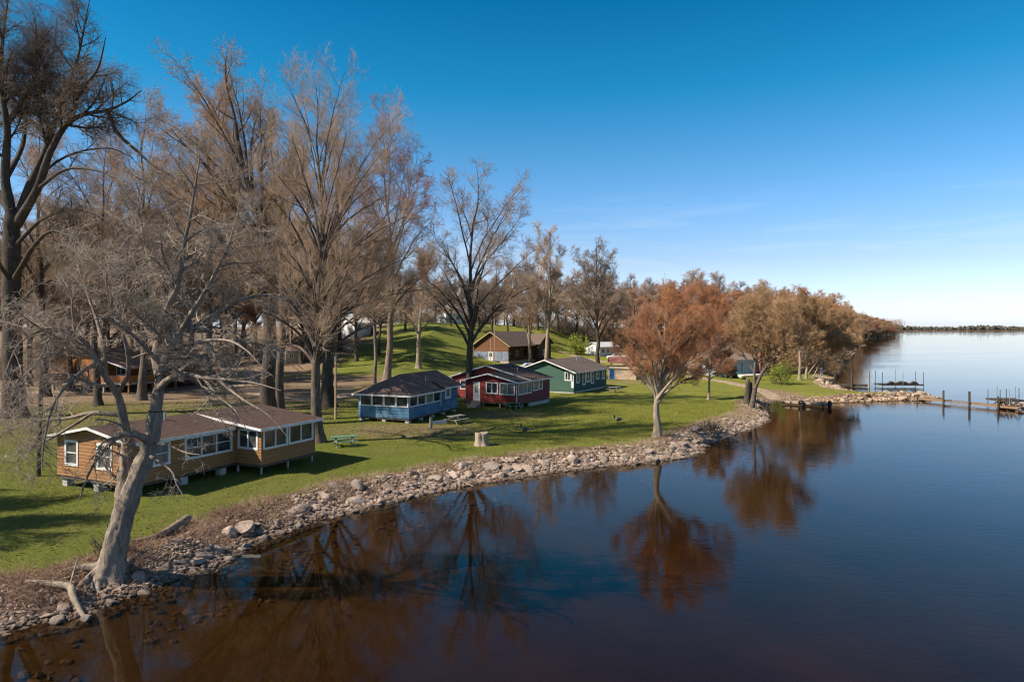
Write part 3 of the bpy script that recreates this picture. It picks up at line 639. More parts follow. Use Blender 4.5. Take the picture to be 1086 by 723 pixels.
tree('lodge_tree', 'taller bare tree standing before the far end of the log lodge', 31, 579, 146, 0.50, 0.25, (548, 612, 238, 366), 11, (24, 8), dens=0.56, bark_m=BARK_PALE, twig_m=TW_BROWN, twl=2.2)
tree('knotty_tree', 'dark knotty bare tree with short stubby twigs behind the green cottage', 32, 634, 138, 0.48, 0.22, (600, 664, 250, 378), 15, (40, 12), wig=0.12, dens=0.62, bark_m=BARK_DARK, twig_m=TW_DARK, twl=1.8, crook=1.5)
tree('red_maple', 'round rust red budding maple on the lawn close to the rocky bank', 33, 697, 56.8, 0.34, 0.20, (654, 772, 300, 437), 22, (36, 12), wig=0.06, dens=1.25, ang=32, bark_m=BARK_PALE, twig_m=TW_RUST, bud_m=BUD_RUST, bud=1, bud_size=0.035, twl=0.95, up=0.09)
tree('young_tree', 'small dark reddish young tree with slim pale trunk at the lawn edge by the drive', 34, 751, 86, 0.17, 0.32, (724, 782, 358, 412), 9, (34, 10), dens=1.1, bark_m=BARK_PALE, twig_m=TW_BROWN, bud_m=BUD_MAROON, bud=1, bud_size=0.045, twl=1.0)
path_tree('shore_tree', 'olive budding tree with two slanting stems on the stony point by the water', 35, 80,
  [([(796, 437, 0), (798, 428, 0), (800, 418, 0), (801, 410, 0)], 0.34, 0.24),
   ([(801, 411, 0), (800, 395, 0), (801, 378, 0.3), (798, 358, 0.6), (794, 338, 1), (790, 322, 1.2)], 0.20, 0.03),
   ([(801, 411, 0), (808, 396, -0.4), (817, 382, -0.8), (823, 365, -1), (828, 345, -1.2), (832, 325, -1.4)], 0.22, 0.03),
   ([(817, 382, -0.8), (830, 372, -1.2), (845, 362, -1.6), (856, 350, -1.8)], 0.12, 0.02),
   ([(800, 395, 0), (790, 378, 0.8), (780, 362, 1.4), (774, 345, 1.8)], 0.11, 0.02),
   ([(808, 396, -0.4), (812, 370, 1.0), (812, 345, 1.8), (812, 322, 2.2)], 0.11, 0.02)],
  [(764, 870, 306, 388)], BARK_MID, TW_OLIVE, BUD_TAN, bud=1, bud_size=0.045, dens=0.8, wig=0.08, up=0.03, ang=42, twl=1.1, depth=0.8, flare=0.6, spread=1.2)
tree('birch_tree', 'pale stemmed tree beside the yellow green bush near the rock spit', 36, 848, 121, 0.28, 0.30, (815, 884, 308, 388), 10, (24, 8), dens=0.8, bark_m=BARK_PALE, twig_m=TW_OLIVE, bud_m=BUD_TAN, bud=1, bud_size=0.07, twl=1.5)
tree('birch_tree', 'second pale stemmed tree leaning over the water behind the tall hoist mast', 37, 855, 124, 0.24, 0.30, (842, 906, 318, 396), 10, (32, 9), dens=0.8, bark_m=BARK_PALE, twig_m=TW_OLIVE, bud_m=BUD_TAN, bud=1, bud_size=0.07, twl=1.5, lean=1.5)

# --- repeats: a few kinds of background tree, copied with their trunk and crown
def proto(seed, H, Wd, bark_m, twig_m, bud_m, bud, dens, twl, fork=0.25, lead=(26, 9), bs=0.09, n=11, tg=(130, 850, 4000, 14000)):
    Y = 150.0; k = F / Y
    t = tree('background_tree', 'x y', seed, CX, Y, H * 0.018, fork, (CX - Wd / 2 * k, CX + Wd / 2 * k, HY + (CZ - H - hz1(0, Y)) * k, HY + (CZ - H * fork * 0.35 - hz1(0, Y)) * k), n, lead, 
             bark_m=bark_m, twig_m=twig_m, bud_m=bud_m, bud=bud, bud_size=bs, dist=125, targets=tg)
    t.location = (0, -500, 0); return t
PR = {'brown': [proto(101, 20, 12, BARK_MID, TW_BROWN, None, 0, 0.42, 1.8), proto(102, 20, 14, BARK_DARK, TW_DARK, None, 0, 0.42, 1.8, 0.3)],
      'rust': [proto(103, 18, 12, BARK_MID, TW_RUST, BUD_RUST, 1, 0.45, 1.7, 0.2, (32, 9), 0.08)],
      'olive': [proto(104, 18, 13, BARK_MID, TW_OLIVE, BUD_TAN, 1, 0.48, 1.7, 0.18, (34, 9), 0.07, 13, (130, 750, 3200, 9500)), proto(105, 18, 13, BARK_GREY, TW_RUST, BUD_TAN, 1, 0.45, 1.7, 0.2, (30, 9), 0.07, 13, (130, 750, 3200, 9500))],
      'maroon': [proto(106, 18, 12, BARK_DARK, TW_BROWN, BUD_MAROON, 1, 0.45, 1.7, 0.2, (30, 9), 0.08)]}
used = {}
def place(kind, px, Y, top, label, group, wide=1.0, X=None, name='background_tree'):
    lst = PR[kind]; pr = lst[random.randrange(len(lst))]
    X = atY(px, Y) if X is None else X
    z = hz1(X, Y); H = max(zat(top, Y) - z, 3.0); H0 = 20 if kind == 'brown' else 18
    o = pr if pr.name not in used else copy_tree(pr)
    if pr.name not in used: used[pr.name] = True; pr['category'] = 'tree'
    o.name = name; o.location = (X, Y, z - 0.1); s = H / H0
    w = s * wide * random.uniform(0.9, 1.15)
    o.scale = (w, w, s); o.rotation_euler = (0, 0, random.uniform(0, 6.28))
    tag(o, label, 'tree', group); return o
g = 'bare trees of the dense stand beyond the brown cabin'
lab = 'bare brown tree in the dense stand beyond the brown cabin and the dirt track'
for px, Y, top in [(-20, 96, 210), (30, 104, 235), (62, 112, 250), (88, 120, 225), (128, 108, 205), (150, 126, 240), (170, 118, 225), (200, 112, 232), (222, 150, 225), (250, 158, 232), (272, 165, 250), (300, 170, 245), (325, 160, 235),
                   (352, 142, 240), (378, 150, 262), (45, 140, 262), (110, 145, 255), (190, 148, 248), (240, 175, 262), (285, 180, 270), (335, 165, 268), (402, 158, 285), (15, 130, 260), (140, 160, 270),
                   (-40, 120, 200), (75, 95, 262), (310, 172, 290), (360, 168, 262), (260, 172, 250)]:
    place('brown', px, Y, top, lab, g, 1.05)
for px, Y, top in [(5, 175, 285), (55, 185, 292), (95, 172, 285), (130, 190, 295), (165, 180, 288), (205, 195, 296), (235, 182, 290), (270, 195, 298), (305, 190, 296), (340, 200, 300), (375, 205, 298), (20, 210, 300), (80, 215, 303), (150, 220, 305),
                   (220, 225, 303), (290, 225, 306), (355, 230, 306), (-10, 150, 270), (258, 168, 285), (180, 165, 282), (118, 128, 262), (60, 160, 278), (320, 150, 280), (395, 190, 292)]:
    place('maroon' if (px + int(Y)) % 3 == 0 else 'brown', px, Y, top, lab, g, 1.25)
g = 'trees along the skyline behind the hill and lodge'; lab = 'bare grey brown tree on the skyline behind the hill and the log lodge'
for px, Y, top in [(425, 235, 282), (452, 255, 292), (470, 240, 298), (508, 235, 290), (525, 250, 292), (545, 240, 285), (570, 235, 290), (592, 250, 288), (612, 240, 290), (622, 230, 296), (648, 250, 292), (668, 240, 292), (690, 250, 296), (705, 240, 300), (728, 240, 296),
                   (745, 230, 289), (765, 235, 292), (785, 250, 300), (806, 240, 300), (398, 188, 282), (416, 205, 288), (430, 190, 292), (462, 215, 300), (478, 205, 292), (508, 205, 296), (522, 200, 300), (538, 215, 298), (412, 285, 302), (432, 290, 306), (462, 285, 304), (482, 270, 303), (500, 280, 306), (520, 275, 304), (535, 285, 306), (580, 280, 306), (620, 275, 306), (655, 285, 308), (672, 275, 308), (690, 285, 310), (710, 280, 308), (440, 270, 300), (490, 262, 296), (560, 262, 296), (600, 265, 300), (640, 262, 304)]:
    place('brown', px, Y, top, lab, g, 1.15)
g = 'rusty trees behind the red maple'; lab = 'rust brown budding tree behind the round red maple'
for px, Y, top in [(672, 150, 305), (700, 165, 305), (722, 150, 300), (742, 140, 298), (762, 150, 305), (688, 185, 312), (652, 190, 318), (735, 175, 302)]:
    place('rust' if px % 4 else 'maroon', px, Y, top, lab, g, 1.1)
g = 'olive brown trees along the lake shore'; lab = 'olive brown budding tree in the shoreline row beyond the blue grey house'
for px, Y, top in [(782, 150, 309), (800, 158, 307), (815, 165, 306), (828, 150, 309), (842, 165, 304), (856, 172, 306), (868, 180, 309), (838, 185, 308), (880, 205, 314), (874, 190, 315), (890, 240, 322), (884, 225, 318), (812, 190, 306), (790, 185, 308),
                   (898, 290, 327), (893, 265, 324), (903, 330, 331), (864, 155, 318), (878, 175, 324), (850, 142, 316)]:
    place('olive', px, Y, top, lab, g, 1.25)
g = 'trees of the far wooded point'; lab = 'small distant brown tree on the far wooded point across the bay'
k = 0
for i in range(84):
    t = i / 83; px = 900 + 46 * t + random.uniform(-1, 1); Y = 400 * (2.25 ** t) + random.uniform(0, 60); px = min(px, 945.5)
    top = np.interp(px, [900, 910, 920, 932, 940, 944, 947], [330, 335, 336.5, 339, 340.5, 343, 347]) + random.uniform(-1, 2.0)
    place(['brown', 'maroon', 'rust', 'olive'][i % 4], px, Y, top, lab, g, 1.7)

for lb, X, Y, H in (('bare tree standing at the lawn edge beyond the end of the tan cottage', -36, 27.5, 15), ('bare tree with long shadow at the lawn edge beyond the tan cottage', -42, 28.5, 17), ('bare tree near the bank beyond the pale leaning tree', -34, 22.5, 12)):
    o = place('brown', 0, Y, HY + (CZ - H - 1) * F / Y, lb, None, 1.1, X=X, name='lawn_tree')
# --- evergreen, bushes, snag
def leaf_shrub(name, label, cat, X, Y, w, h, mat, n, size, seed, stem_m=BARK_MID, depth=1.0):
    r = np.random.default_rng(seed); zb = hz1(X, Y)
    m = 26; d = unit(np.stack([r.standard_normal(m), r.standard_normal(m), np.abs(r.standard_normal(m)) + 0.4], -1))
    p0 = np.array([X, Y, zb])[None] + r.standard_normal((m, 3)) * [0.25 * w / 2, 0.25 * w / 2 * depth, 0.02]
    env = [(np.array([X, Y, zb + h * 0.45]), np.array([w / 2, w / 2 * depth, h * 0.58]))]
    ln = np.maximum(env_limit(p0, d, env) * r.uniform(0.7, 1, m), 0.3)
    P, R = grow(r, p0, d, ln, np.full(m, 0.035), np.full(m, 0.012), 7, 0.12, 0.05)
    P2, R2 = spawn(r, P, R, 5 if h < 4 else 3, 0.15, 45, 12, 0.4, 0.3, 1.6, 0.6, 0.008, 5, 0.15, 0.03, env)
    P3, R3 = spawn(r, P2, R2, 6, 0.1, 45, 15, 0.5, 0.2, 0.7, 0.7, 0.006, 3, 0.15, 0.0, env)
    cp = [rings(P3, R3, 3, 0)] + ([bud_quads(r, P3, n, size, 1)] if n else [])
    return finish(name, (X, Y, zb), [rings(P, R, 5, 0), rings(P2, R2, 4, 0)], cp, stem_m, mat[0], mat[1], label, cat)
leaf_shrub('leafy_bush', 'fresh yellow green leafy bush beside the pale stemmed trees', 'bush', atY(829, 112), 112, 6.0, 4.4, (TW_OLIVE, LEAF_GREEN), 5, 0.11, 51)
leaf_shrub('leafy_bush', 'low yellow green bush on the slope behind the white pickup', 'bush', atY(612, 205), 205, 9, 6.5, (TW_OLIVE, LEAF_GREEN), 3, 0.16, 52)
leaf_shrub('bare_shrub', 'large leafless grey brown shrub beside the peach coloured shed', 'bush', atY(688, 108), 108, 5.5, 3.6, (TW_BROWN, None), 0, 0, 53)
sh0 = leaf_shrub('bare_shrub', 'bare brown shrub in the thicket under the trees around the brown cabin', 'bush', -70, 112, 8.0, 6.0, (TW_BROWN, None), 0, 0, 57)
sh0['group'] = 'bare shrubs under the trees around the brown cabin'
rs = np.random.default_rng(3)
for k in range(34):
    px = rs.uniform(-20, 345); Y = rs.uniform(148, 185) if px > 225 else rs.uniform(100, 165); X = atY(px, Y); o = copy_tree(sh0); o.location = (X, Y, hz1(X, Y)); q = rs.uniform(.6, 1.25); o.scale = (q * 1.2, q * 1.2, q); o.rotation_euler = (0, 0, rs.uniform(0, 6.28))
for k in range(52):
    px = rs.uniform(395, 690); Y = rs.uniform(245, 300); X = atY(px, Y); o = copy_tree(sh0); o.location = (X, Y, hz1(X, Y)); q = rs.uniform(1.1, 1.9); o.scale = (q * 1.5, q * 1.5, q); o.rotation_euler = (0, 0, rs.uniform(0, 6.28))
    tag(o, 'bare shrub in the hedge like thicket along the hilltop skyline', 'bush', 'bare shrubs along the hilltop')
sh1 = leaf_shrub('shore_shrub', 'bare olive brown shrub in the thicket under the shoreline trees beyond the spit', 'bush', 66, 140, 8.0, 6.0, (TW_OLIVE, BUD_TAN), 1, 0.08, 58)
sh1['group'] = 'bare shrubs under the shoreline trees'; _S = np.array(shore)
def along_far(n, i0, i1):
    sg = np.linalg.norm(np.diff(_S, axis=0), axis=1)[i0:i1]; k = rs.choice(np.arange(i0, i1), n, p=sg ** .6 / (sg ** .6).sum()); t = rs.random(n)[:, None]; a_, b_ = _S[k], _S[k + 1]
    d_ = unit(b_ - a_); return a_ + (b_ - a_) * t + np.stack([-d_[:, 1], d_[:, 0]], -1) * rs.uniform(2, 14, (n, 1))
for x_, y_ in along_far(75, 36, 42):
    if y_ < 128 or hz1(x_, y_) < .15: continue
    o = copy_tree(sh1); o.location = (x_, y_, hz1(x_, y_) - .2); q = rs.uniform(.8, 1.3) * (1 + y_ / 420); o.scale = (q * 1.4, q * 1.4, q); o.rotation_euler = (0, 0, rs.uniform(0, 6.28))
for px, Y in [(758, 160), (770, 168), (782, 160), (795, 172), (806, 158), (818, 165), (832, 158), (845, 160), (700, 172), (720, 176), (740, 170), (676, 185), (812, 146), (826, 142), (838, 138), (852, 140), (862, 142)]:
    o = copy_tree(sh1); X = atY(px, Y); o.location = (X, Y, hz1(X, Y) - .1); q = rs.uniform(.8, 1.3); o.scale = (q * 1.4, q * 1.4, q); o.rotation_euler = (0, 0, rs.uniform(0, 6.28))
leaf_shrub('bank_brush', 'long dark leafless brush thicket growing on the bank past the red maple', 'bush', atY(757, 62.5), 62.5, 6.5, 1.3, (TW_DARK, None), 0, 0, 54, depth=0.55)
leaf_shrub('bank_brush', 'small dark leafless brush clump at the foot of the slanting shore tree', 'bush', atY(812, 82), 82, 2.4, 1.5, (TW_DARK, None), 0, 0, 55)
leaf_shrub('bank_brush', 'thin leafless sapling clump beside the base of the pale leaning tree', 'bush', at(108, 590, 0.9)[0], 27.4, 1.3, 1.7, (TW_GREY, None), 0, 0, 56)

def conifer(label, px, Y, top, w, seed):
    r = np.random.default_rng(seed); X = atY(px, Y); zb = hz1(X, Y); H = zat(top, Y) - zb
    P = np.stack([np.full(12, X), np.full(12, Y), np.linspace(zb, zb + H, 12)], -1)[None]; R = np.linspace(0.25, 0.02, 12)[None]
    n = 170; t = np.sqrt(r.random(n)) * 0.9 + 0.06; z = zb + H * (1 - t) ; z = zb + H * (0.08 + 0.9 * (1 - t)); ph = r.uniform(0, 6.28, n)
    d = np.stack([np.cos(ph), np.sin(ph), np.full(n, 0.12)], -1)
    ln = w / 2 * t * r.uniform(0.75, 1.1, n) + 0.2
    p = np.stack([np.full(n, X), np.full(n, Y), z], -1)
    P1, R1 = grow(r, p, unit(d), ln, np.full(n, 0.05), np.full(n, 0.015), 6, 0.05, -0.03)
    P2, R2 = spawn(r, P1, R1, 5, 0.1, 55, 12, 0.35, 0.25, 1.0, 0.6, 0.012, 3, 0.08, -0.02)
    return finish('evergreen_tree', (X, Y, zb), [rings(P, R, 8, 0), rings(P1, R1, 4, 0)], [rings(P2, R2, 3, 0), bud_quads(r, P2, 7, 0.14, 1)], BARK_DARK, TW_DARK, NEEDLE, label)
conifer('dark evergreen tree beside the roof of the blue grey house', 774, 140, 338, 4.2, 61)

# far shore wood: one mass of thousands of crowns two kilometres away
r = np.random.default_rng(77)
n = 5200; X = r.uniform(900, 6800, n); Y = r.uniform(2082, 2140, n); hgt = (9 + 4.5 * np.sin(X * 0.006) + 3 * np.sin(X * 0.017 + 1)) * r.uniform(0.55, 1.1, n)
ico = bpy.data.meshes.new('t'); import bmesh
bm = bmesh.new(); bmesh.ops.create_icosphere(bm, subdivisions=1, radius=1); iv = np.array([v.co[:] for v in bm.verts]); jf = np.array([[v.index for v in f.verts] for f in bm.faces]); bm.free()
V = iv[None] * (1 + 0.3 * r.standard_normal((n, len(iv), 1))) * np.stack([hgt * 0.45, hgt * 0.4, hgt * 0.52], -1)[:, None] + np.stack([X, Y, 1 + hgt * 0.5], -1)[:, None]
Fq = (jf[None] + (np.arange(n) * len(iv))[:, None, None]).reshape(-1, 3)
tag(link('distant_forest', np_mesh('distant_forest', [(V.reshape(-1, 3), Fq, 0, False)], [twig('far_wood', (0.05, 0.055, 0.045), (0.11, 0.095, 0.075))])),
    'low dark wooded shoreline strip across the whole lake', 'forest', kind='stuff')
for o in list(PR['brown'] + PR['rust'] + PR['olive'] + PR['maroon']):
    if o.name not in [x.name for x in C.objects] : pass
# ------------------------------------------------------------------ cottages
WHITE = plain('white_paint', (0.66, 0.65, 0.62), 0.55, 0.25)
CONC = plain('concrete', (0.40, 0.38, 0.35), 0.9, 0.25, 2.0)
WOODGREY = plain('weathered_wood', (0.30, 0.26, 0.22), 0.85, 0.3, 4)
WOODTAN = plain('tan_wood', (0.42, 0.30, 0.18), 0.8, 0.3, 4)
DARKIN = plain('dark_inside', (0.03, 0.027, 0.025), 0.9, 0.3)
METAL = plain('dull_metal', (0.35, 0.36, 0.37), 0.45, 0.2, 4, 0.5, 0.6)
BLACKISH = plain('black_rubber', (0.018, 0.018, 0.018), 0.8, 0.3)
DARKWOOD = plain('dark_weathered_wood', (0.10, 0.08, 0.065), 0.9, 0.3, 4)
ROOF_BROWN = shingle('shingles_brown', (0.15, 0.098, 0.078))
ROOF_TAN = shingle('shingles_reddish', (0.068, 0.043, 0.035))
ROOF_DARK = shingle('shingles_dark', (0.068, 0.05, 0.043))
ROOF_GREY = shingle('shingles_grey_brown', (0.115, 0.085, 0.073))

class House:
    """local frame: x runs along the lake facade, y goes back from it; origin at the near corner of the ground"""
    def __init__(s, name, label, cat, A, B):
        A = np.array(A); B = np.array(B); s.len = float(np.linalg.norm(B - A)); u = (B - A) / s.len
        s.O = A; s.u = u; s.v = np.array([-u[1], u[0]]); s.z0 = hz1(*A)
        s.root = thing(name, label, cat, (A[0], A[1], 0.0), math.atan2(u[1], u[0]))
    def loc(s, X, Y):
        d = np.array([X, Y]) - s.O; return float(d @ s.u), float(d @ s.v)
    def gz(s, x, y):
        p = s.O + s.u * x + s.v * y; return hz1(p[0], p[1])
    # what a pixel column shows on the facade y = yv (or on the side x = xu): the coordinate along that wall and the depth
    def on_u(s, px, yv=0.0):
        P = s.O + s.v * yv; k = (px - CX) / F
        return float((k * P[1] - P[0]) / (s.u[0] - k * s.u[1]))
    def on_v(s, px, xu=0.0):
        P = s.O + s.u * xu; k = (px - CX) / F
        return float((k * P[1] - P[0]) / (s.v[0] - k * s.v[1]))
    def Y(s, x, y): return float((s.O + s.u * x + s.v * y)[1])
    def wall(s, mb, ax, const, a0, a1, z0, z1, openings=(), t=0.12, mi=0, inward=1, gable=None):
        """wall in the plane (ax = 'x': runs along x at y=const); real openings with reveals; inward = +1 if the house lies on the + side"""
        def pt(a, d, z): return (a, const + d, z) if ax == 'x' else (const + d, a, z)
        A = sorted({a0, a1, *[o[0] for o in openings], *[o[1] for o in openings]}); Z = sorted({z0, z1, *[o[2] for o in openings], *[o[3] for o in openings]})
        for i in range(len(A) - 1):
            for j in range(len(Z) - 1):
                ca, cz = (A[i] + A[i + 1]) / 2, (Z[j] + Z[j + 1]) / 2
                if any(o[0] < ca < o[1] and o[2] < cz < o[3] for o in openings): continue
                for d in (0, t * inward): mb.add([pt(A[i], d, Z[j]), pt(A[i + 1], d, Z[j]), pt(A[i + 1], d, Z[j + 1]), pt(A[i], d, Z[j + 1])], [(0, 1, 2, 3)], mi)
        for o in list(openings) + [(a0, a1, z0, z1)]:
            for (p, q) in (((o[0], o[2]), (o[1], o[2])), ((o[1], o[2]), (o[1], o[3])), ((o[1], o[3]), (o[0], o[3])), ((o[0], o[3]), (o[0], o[2]))):
                mb.add([pt(p[0], 0, p[1]), pt(q[0], 0, q[1]), pt(q[0], t * inward, q[1]), pt(p[0], t * inward, p[1])], [(0, 1, 2, 3)], mi)
        if gable:
            am, zt = gable
            for d in (0, t * inward): mb.add([pt(a0, d, z1), pt(a1, d, z1), pt(am, d, zt)], [(0, 1, 2)], mi)
    def window(s, ax, const, o, panes=1, rows=1, inward=1, frame=0.09, mat=None, sill=True):
        """a framed window in an opening: casing proud of the wall, mullions, pane set back"""
        m = mat or WHITE; a0, a1, z0, z1 = o; mb = MB(); out = -0.035 * inward; bk = 0.07 * inward
        def bx(A0, A1, d0, d1, Z0, Z1):
            lo, hi = min(d0, d1), max(d0, d1)
            if ax == 'x': mb.box(A0, A1, const + lo, const + hi, Z0, Z1)
            else: mb.box(const + lo, const + hi, A0, A1, Z0, Z1)
        e = 0.004
        bx(a0 - frame, a0 + 0.045, out, bk, z0 - frame, z1 + frame); bx(a1 - 0.045, a1 + frame, out, bk, z0 - frame, z1 + frame)
        bx(a0 + 0.045, a1 - 0.045, out, bk, z1 - 0.045, z1 + frame); bx(a0 + 0.045, a1 - 0.045, out, bk, z0 - frame, z0 + 0.045)
        for k in range(1, panes):
            x = a0 + (a1 - a0) * k / panes; bx(x - 0.045, x + 0.045, out + 0.012 * inward, bk, z0 + 0.045, z1 - 0.045)
        for k in range(1, rows):
            z = z0 + (z1 - z0) * k / rows; bx(a0 + 0.045, a1 - 0.045, out + 0.022 * inward, bk - 0.004 * inward, z - 0.025, z + 0.025)
        w = mb.build('window', m, s.root); p = MB(); d = 0.045 * inward
        lo, hi = min(d, d + 0.012 * inward), max(d, d + 0.012 * inward)
        if ax == 'x': p.box(a0 + 0.01, a1 - 0.01, const + lo, const + hi, z0 + 0.01, z1 - 0.01)
        else: p.box(const + lo, const + hi, a0 + 0.01, a1 - 0.01, z0 + 0.01, z1 - 0.01)
        p.build('pane', GLASS, w); return w
    def door(s, ax, const, o, inward=1, mat=None, glazed=True):
        m = mat or WHITE; a0, a1, z0, z1 = o; mb = MB()
        def bx(t, A0, A1, d0, d1, Z0, Z1):
            lo, hi = min(d0, d1) * 1.0, max(d0, d1)
            if ax == 'x': t.box(A0, A1, const + lo, const + hi, Z0, Z1)
            else: t.box(const + lo, const + hi, A0, A1, Z0, Z1)
        I = inward
        bx(mb, a0 - .08, a0 + .02, -.03 * I, .08 * I, z0, z1 + .08); bx(mb, a1 - .02, a1 + .08, -.03 * I, .08 * I, z0, z1 + .08); bx(mb, a0 + .02, a1 - .02, -.03 * I, .08 * I, z1 - .02, z1 + .08)
        bx(mb, a0 + .02, a1 - .02, .01 * I, .06 * I, z0, z1 - .02)
        d = mb.build('door', m, s.root)
        if glazed:
            p = MB(); h = z1 - z0; bx(p, a0 + .16, a1 - .16, -.003 * I, .02 * I, z0 + h * .45, z0 + h * .88); p.build('pane', GLASS, d)
        k = MB(); bx(k, a1 - .16, a1 - .10, -.05 * I, .01 * I, z0 + 1.0, z0 + 1.06); k.build('handle', METAL, d)
        return d
    def piers(s, spots, ztop, w=0.3, mat=None, name='pier'):
        for x, y in spots:
            b = MB(); b.box(x - w / 2, x + w / 2, y - w / 2, y + w / 2, s.gz(x, y) - 0.2, ztop); b.build(name, mat or CONC, s.root)
    def floor(s, x0, x1, y0, y1, z, mat, t=0.16):
        b = MB(); b.box(x0 + .05, x1 - .05, y0 + .05, y1 - .05, z - t, z + 0.01); b.build('floor_frame', mat, s.root)
def zrow(h, x, y, py): return zat(py, h.Y(x, y))

# ---- tan cottage with the porch
TAN = siding('tan_siding', (0.30, 0.15, 0.062), 0.19, 0.4, 0.28)
A = at(277, 503, 1.0)[:2]; B = (-13.3, 46.1)
h = House('tan_cottage', 'long tan sided cottage with white framed porch windows, behind the pale leaning tree', 'cottage', A, B)
ZF, ZE, ZR = 1.57, 3.80, 4.45; PW = 2.1; LM = -6.95; DM = 6.5; LP = h.len
b = MB()
def opx(pxs, yv, z0, z1): return [(min(h.on_u(a, yv), h.on_u(c, yv)), max(h.on_u(a, yv), h.on_u(c, yv)), z0, z1) for a, c in pxs]
porch = opx([(280, 304), (307, 331)], 0, ZF + 0.98, ZE - 0.16)
mainw = opx([(197, 245), (163, 179)], PW, ZF + 0.85, ZE - 0.22)
h.wall(b, 'x', 0, 0, LP, ZF, ZE, porch)
h.wall(b, 'x', PW, LM, -0.002, ZF, ZE, mainw)
sidew = [(0.35, PW - 0.25, ZF + 0.98, ZE - 0.16)]
h.wall(b, 'y', 0, 0.121, PW + 0.118, ZF, ZE, sidew)
gab = [(h.on_v(118, LM), h.on_v(104, LM), ZF + 0.7, ZE - 0.25), (h.on_v(82, LM), h.on_v(70, LM), ZF + 0.7, ZE - 0.25)]
gab = [(min(a, c), max(a, c), d, e) for a, c, d, e in gab]
ym = PW + DM / 2
h.wall(b, 'y', LM, PW + 0.121, PW + DM, ZF, ZE, gab, gable=(ym, ZR - 0.05))
h.wall(b, 'x', PW + DM, LM + .121, LP - .121, ZF, ZE, inward=-1)
h.wall(b, 'y', LP, 0.121, PW + DM, ZF, ZE, [(1.0, 2.0, ZF + .9, ZE - .2)], inward=-1, gable=(ym, ZR - 0.05))
h_b = b.build('wall', TAN, h.root)
for o in porch: h.window('x', 0, o, 2)
h.window('x', PW, mainw[0], 3, 2); h.window('x', PW, mainw[1], 1, 2)
h.window('y', 0, sidew[0], 2)
for o in gab: h.window('y', LM, o, 2 if o is gab[0] else 1, 2)
h.window('y', LP, (1.0, 2.0, ZF + .9, ZE - .2), 1, 1, -1)
ov = 0.4
r1 = MB(); e1 = ZE - 0.03
yr = ym
r1.slab([(LM - ov, PW - ov, e1 + .10), (-0.42, PW - ov, e1 + .10), (-0.42, yr, ZR + .1), (LM - ov, yr, ZR + .1)], 0.09)
r1.slab([(LM - ov, yr, ZR + .1), (LP + ov, yr, ZR + .1), (LP + ov, PW + DM + ov, e1 + .08), (LM - ov, PW + DM + ov, e1 + .08)], 0.09)
r1.slab([(-0.41, -ov, e1 + .10), (LP + ov, -ov, e1 + .10), (LP + ov, yr - .003, ZR + .102), (-0.41, yr - .003, ZR + .102)], 0.09)
r1.build('roof', ROOF_TAN, h.root)
t = MB(); t.box(LM - ov, -0.43, PW - ov - .03, PW - ov - .002, e1 - .08, e1 + .09); t.box(-0.44, LP + ov, -ov - .03, -ov - .002, e1 - .08, e1 + .09)
t.prism_x([(-ov, e1 - .06), (-ov, e1 + .09), (yr, ZR + .09), (yr, ZR - .06)], -0.45, -0.415); t.prism_x([(-ov, e1 - .06), (-ov, e1 + .09), (yr, ZR + .09), (yr, ZR - .06)], LP + ov + .003, LP + ov + .03)
t.prism_x([(PW - ov, e1 - .06), (PW - ov, e1 + .09), (yr, ZR + .09), (PW + DM + ov, e1 + .08), (PW + DM + ov, e1 - .06), (yr, ZR - .06)], LM - ov - .03, LM - ov - .003)
t.build('fascia', WHITE, h.root)
h.floor(0.01, LP - .01, 0.01, PW + DM - .01, ZF - .012, DARKWOOD); h.floor(LM + .01, -0.01, PW + .01, PW + DM - .01, ZF - .012, DARKWOOD)
h.piers([(LM + 0.4, PW + .3), (LM + 3.3, PW + .3), (-0.9, PW + .3), (LM + .4, PW + DM - .4), (LM + .35, PW + DM / 2), (-1, PW + DM - .4)], ZF - .2, 0.42)
h.piers([(0.15, 0.15), (LP / 2, 0.15), (LP - .15, 0.15), (0.15, PW), (LP - .15, PW + 2), (LP - .2, PW + DM - .3)], ZF - .2, 0.1, METAL, 'post')
v = MB(); v.tube([(-3, PW + 2.6, ZR - .1), (-3, PW + 2.6, ZR + .45)], 0.07, 8); v.build('vent_pipe', METAL, h.root)

# ---- blue cottage
BLUE = siding('blue_siding', (0.055, 0.14, 0.23), 0.30, 0.75, 0.25, (0.20, 0.28, 0.36))
A = at(433.7, 449, 1.0)[:2]; h = House('blue_cottage', 'blue cottage on short piers with screened corner porch and brown hipped roof', 'cottage', A, (-5.87, 73.3))
W = 5.6; U = 10.1; US = 6.5; ZF, ZE, ZM, ZR = 1.42, 3.62, 4.05, 5.35
b = MB()
so = [(0.12 + i * (US - .25) / 4, 0.02 + (i + 1) * (US - .25) / 4, ZF + 1.12, ZE - .12) for i in range(4)]
fo = [(0.12 + i * (W - .25) / 4, 0.02 + (i + 1) * (W - .25) / 4, ZF + 1.12, ZE - .12) for i in range(4)]
sm = [(7.4, 8.3, ZF + 1.35, ZE - .05)]
h.wall(b, 'x', 0, 0, US - .001, ZF, ZE, so); h.wall(b, 'x', -0.05, US, U, ZF, ZM, sm)
h.wall(b, 'y', 0, 0.121, W, ZF, ZE, fo); h.wall(b, 'x', W, 0.121, U - .121, ZF, ZE, inward=-1)
h.wall(b, 'y', US, -0.05, 0.0, ZF, ZM); h.wall(b, 'y', U, 0.071, W, ZF, ZM, inward=-1, gable=(W / 2, ZR - .1))
b.build('wall', BLUE, h.root)
for o in so: h.window('x', 0, o, 1, 1, frame=.06)
for o in fo: h.window('y', 0, o, 1, 1, frame=.06)
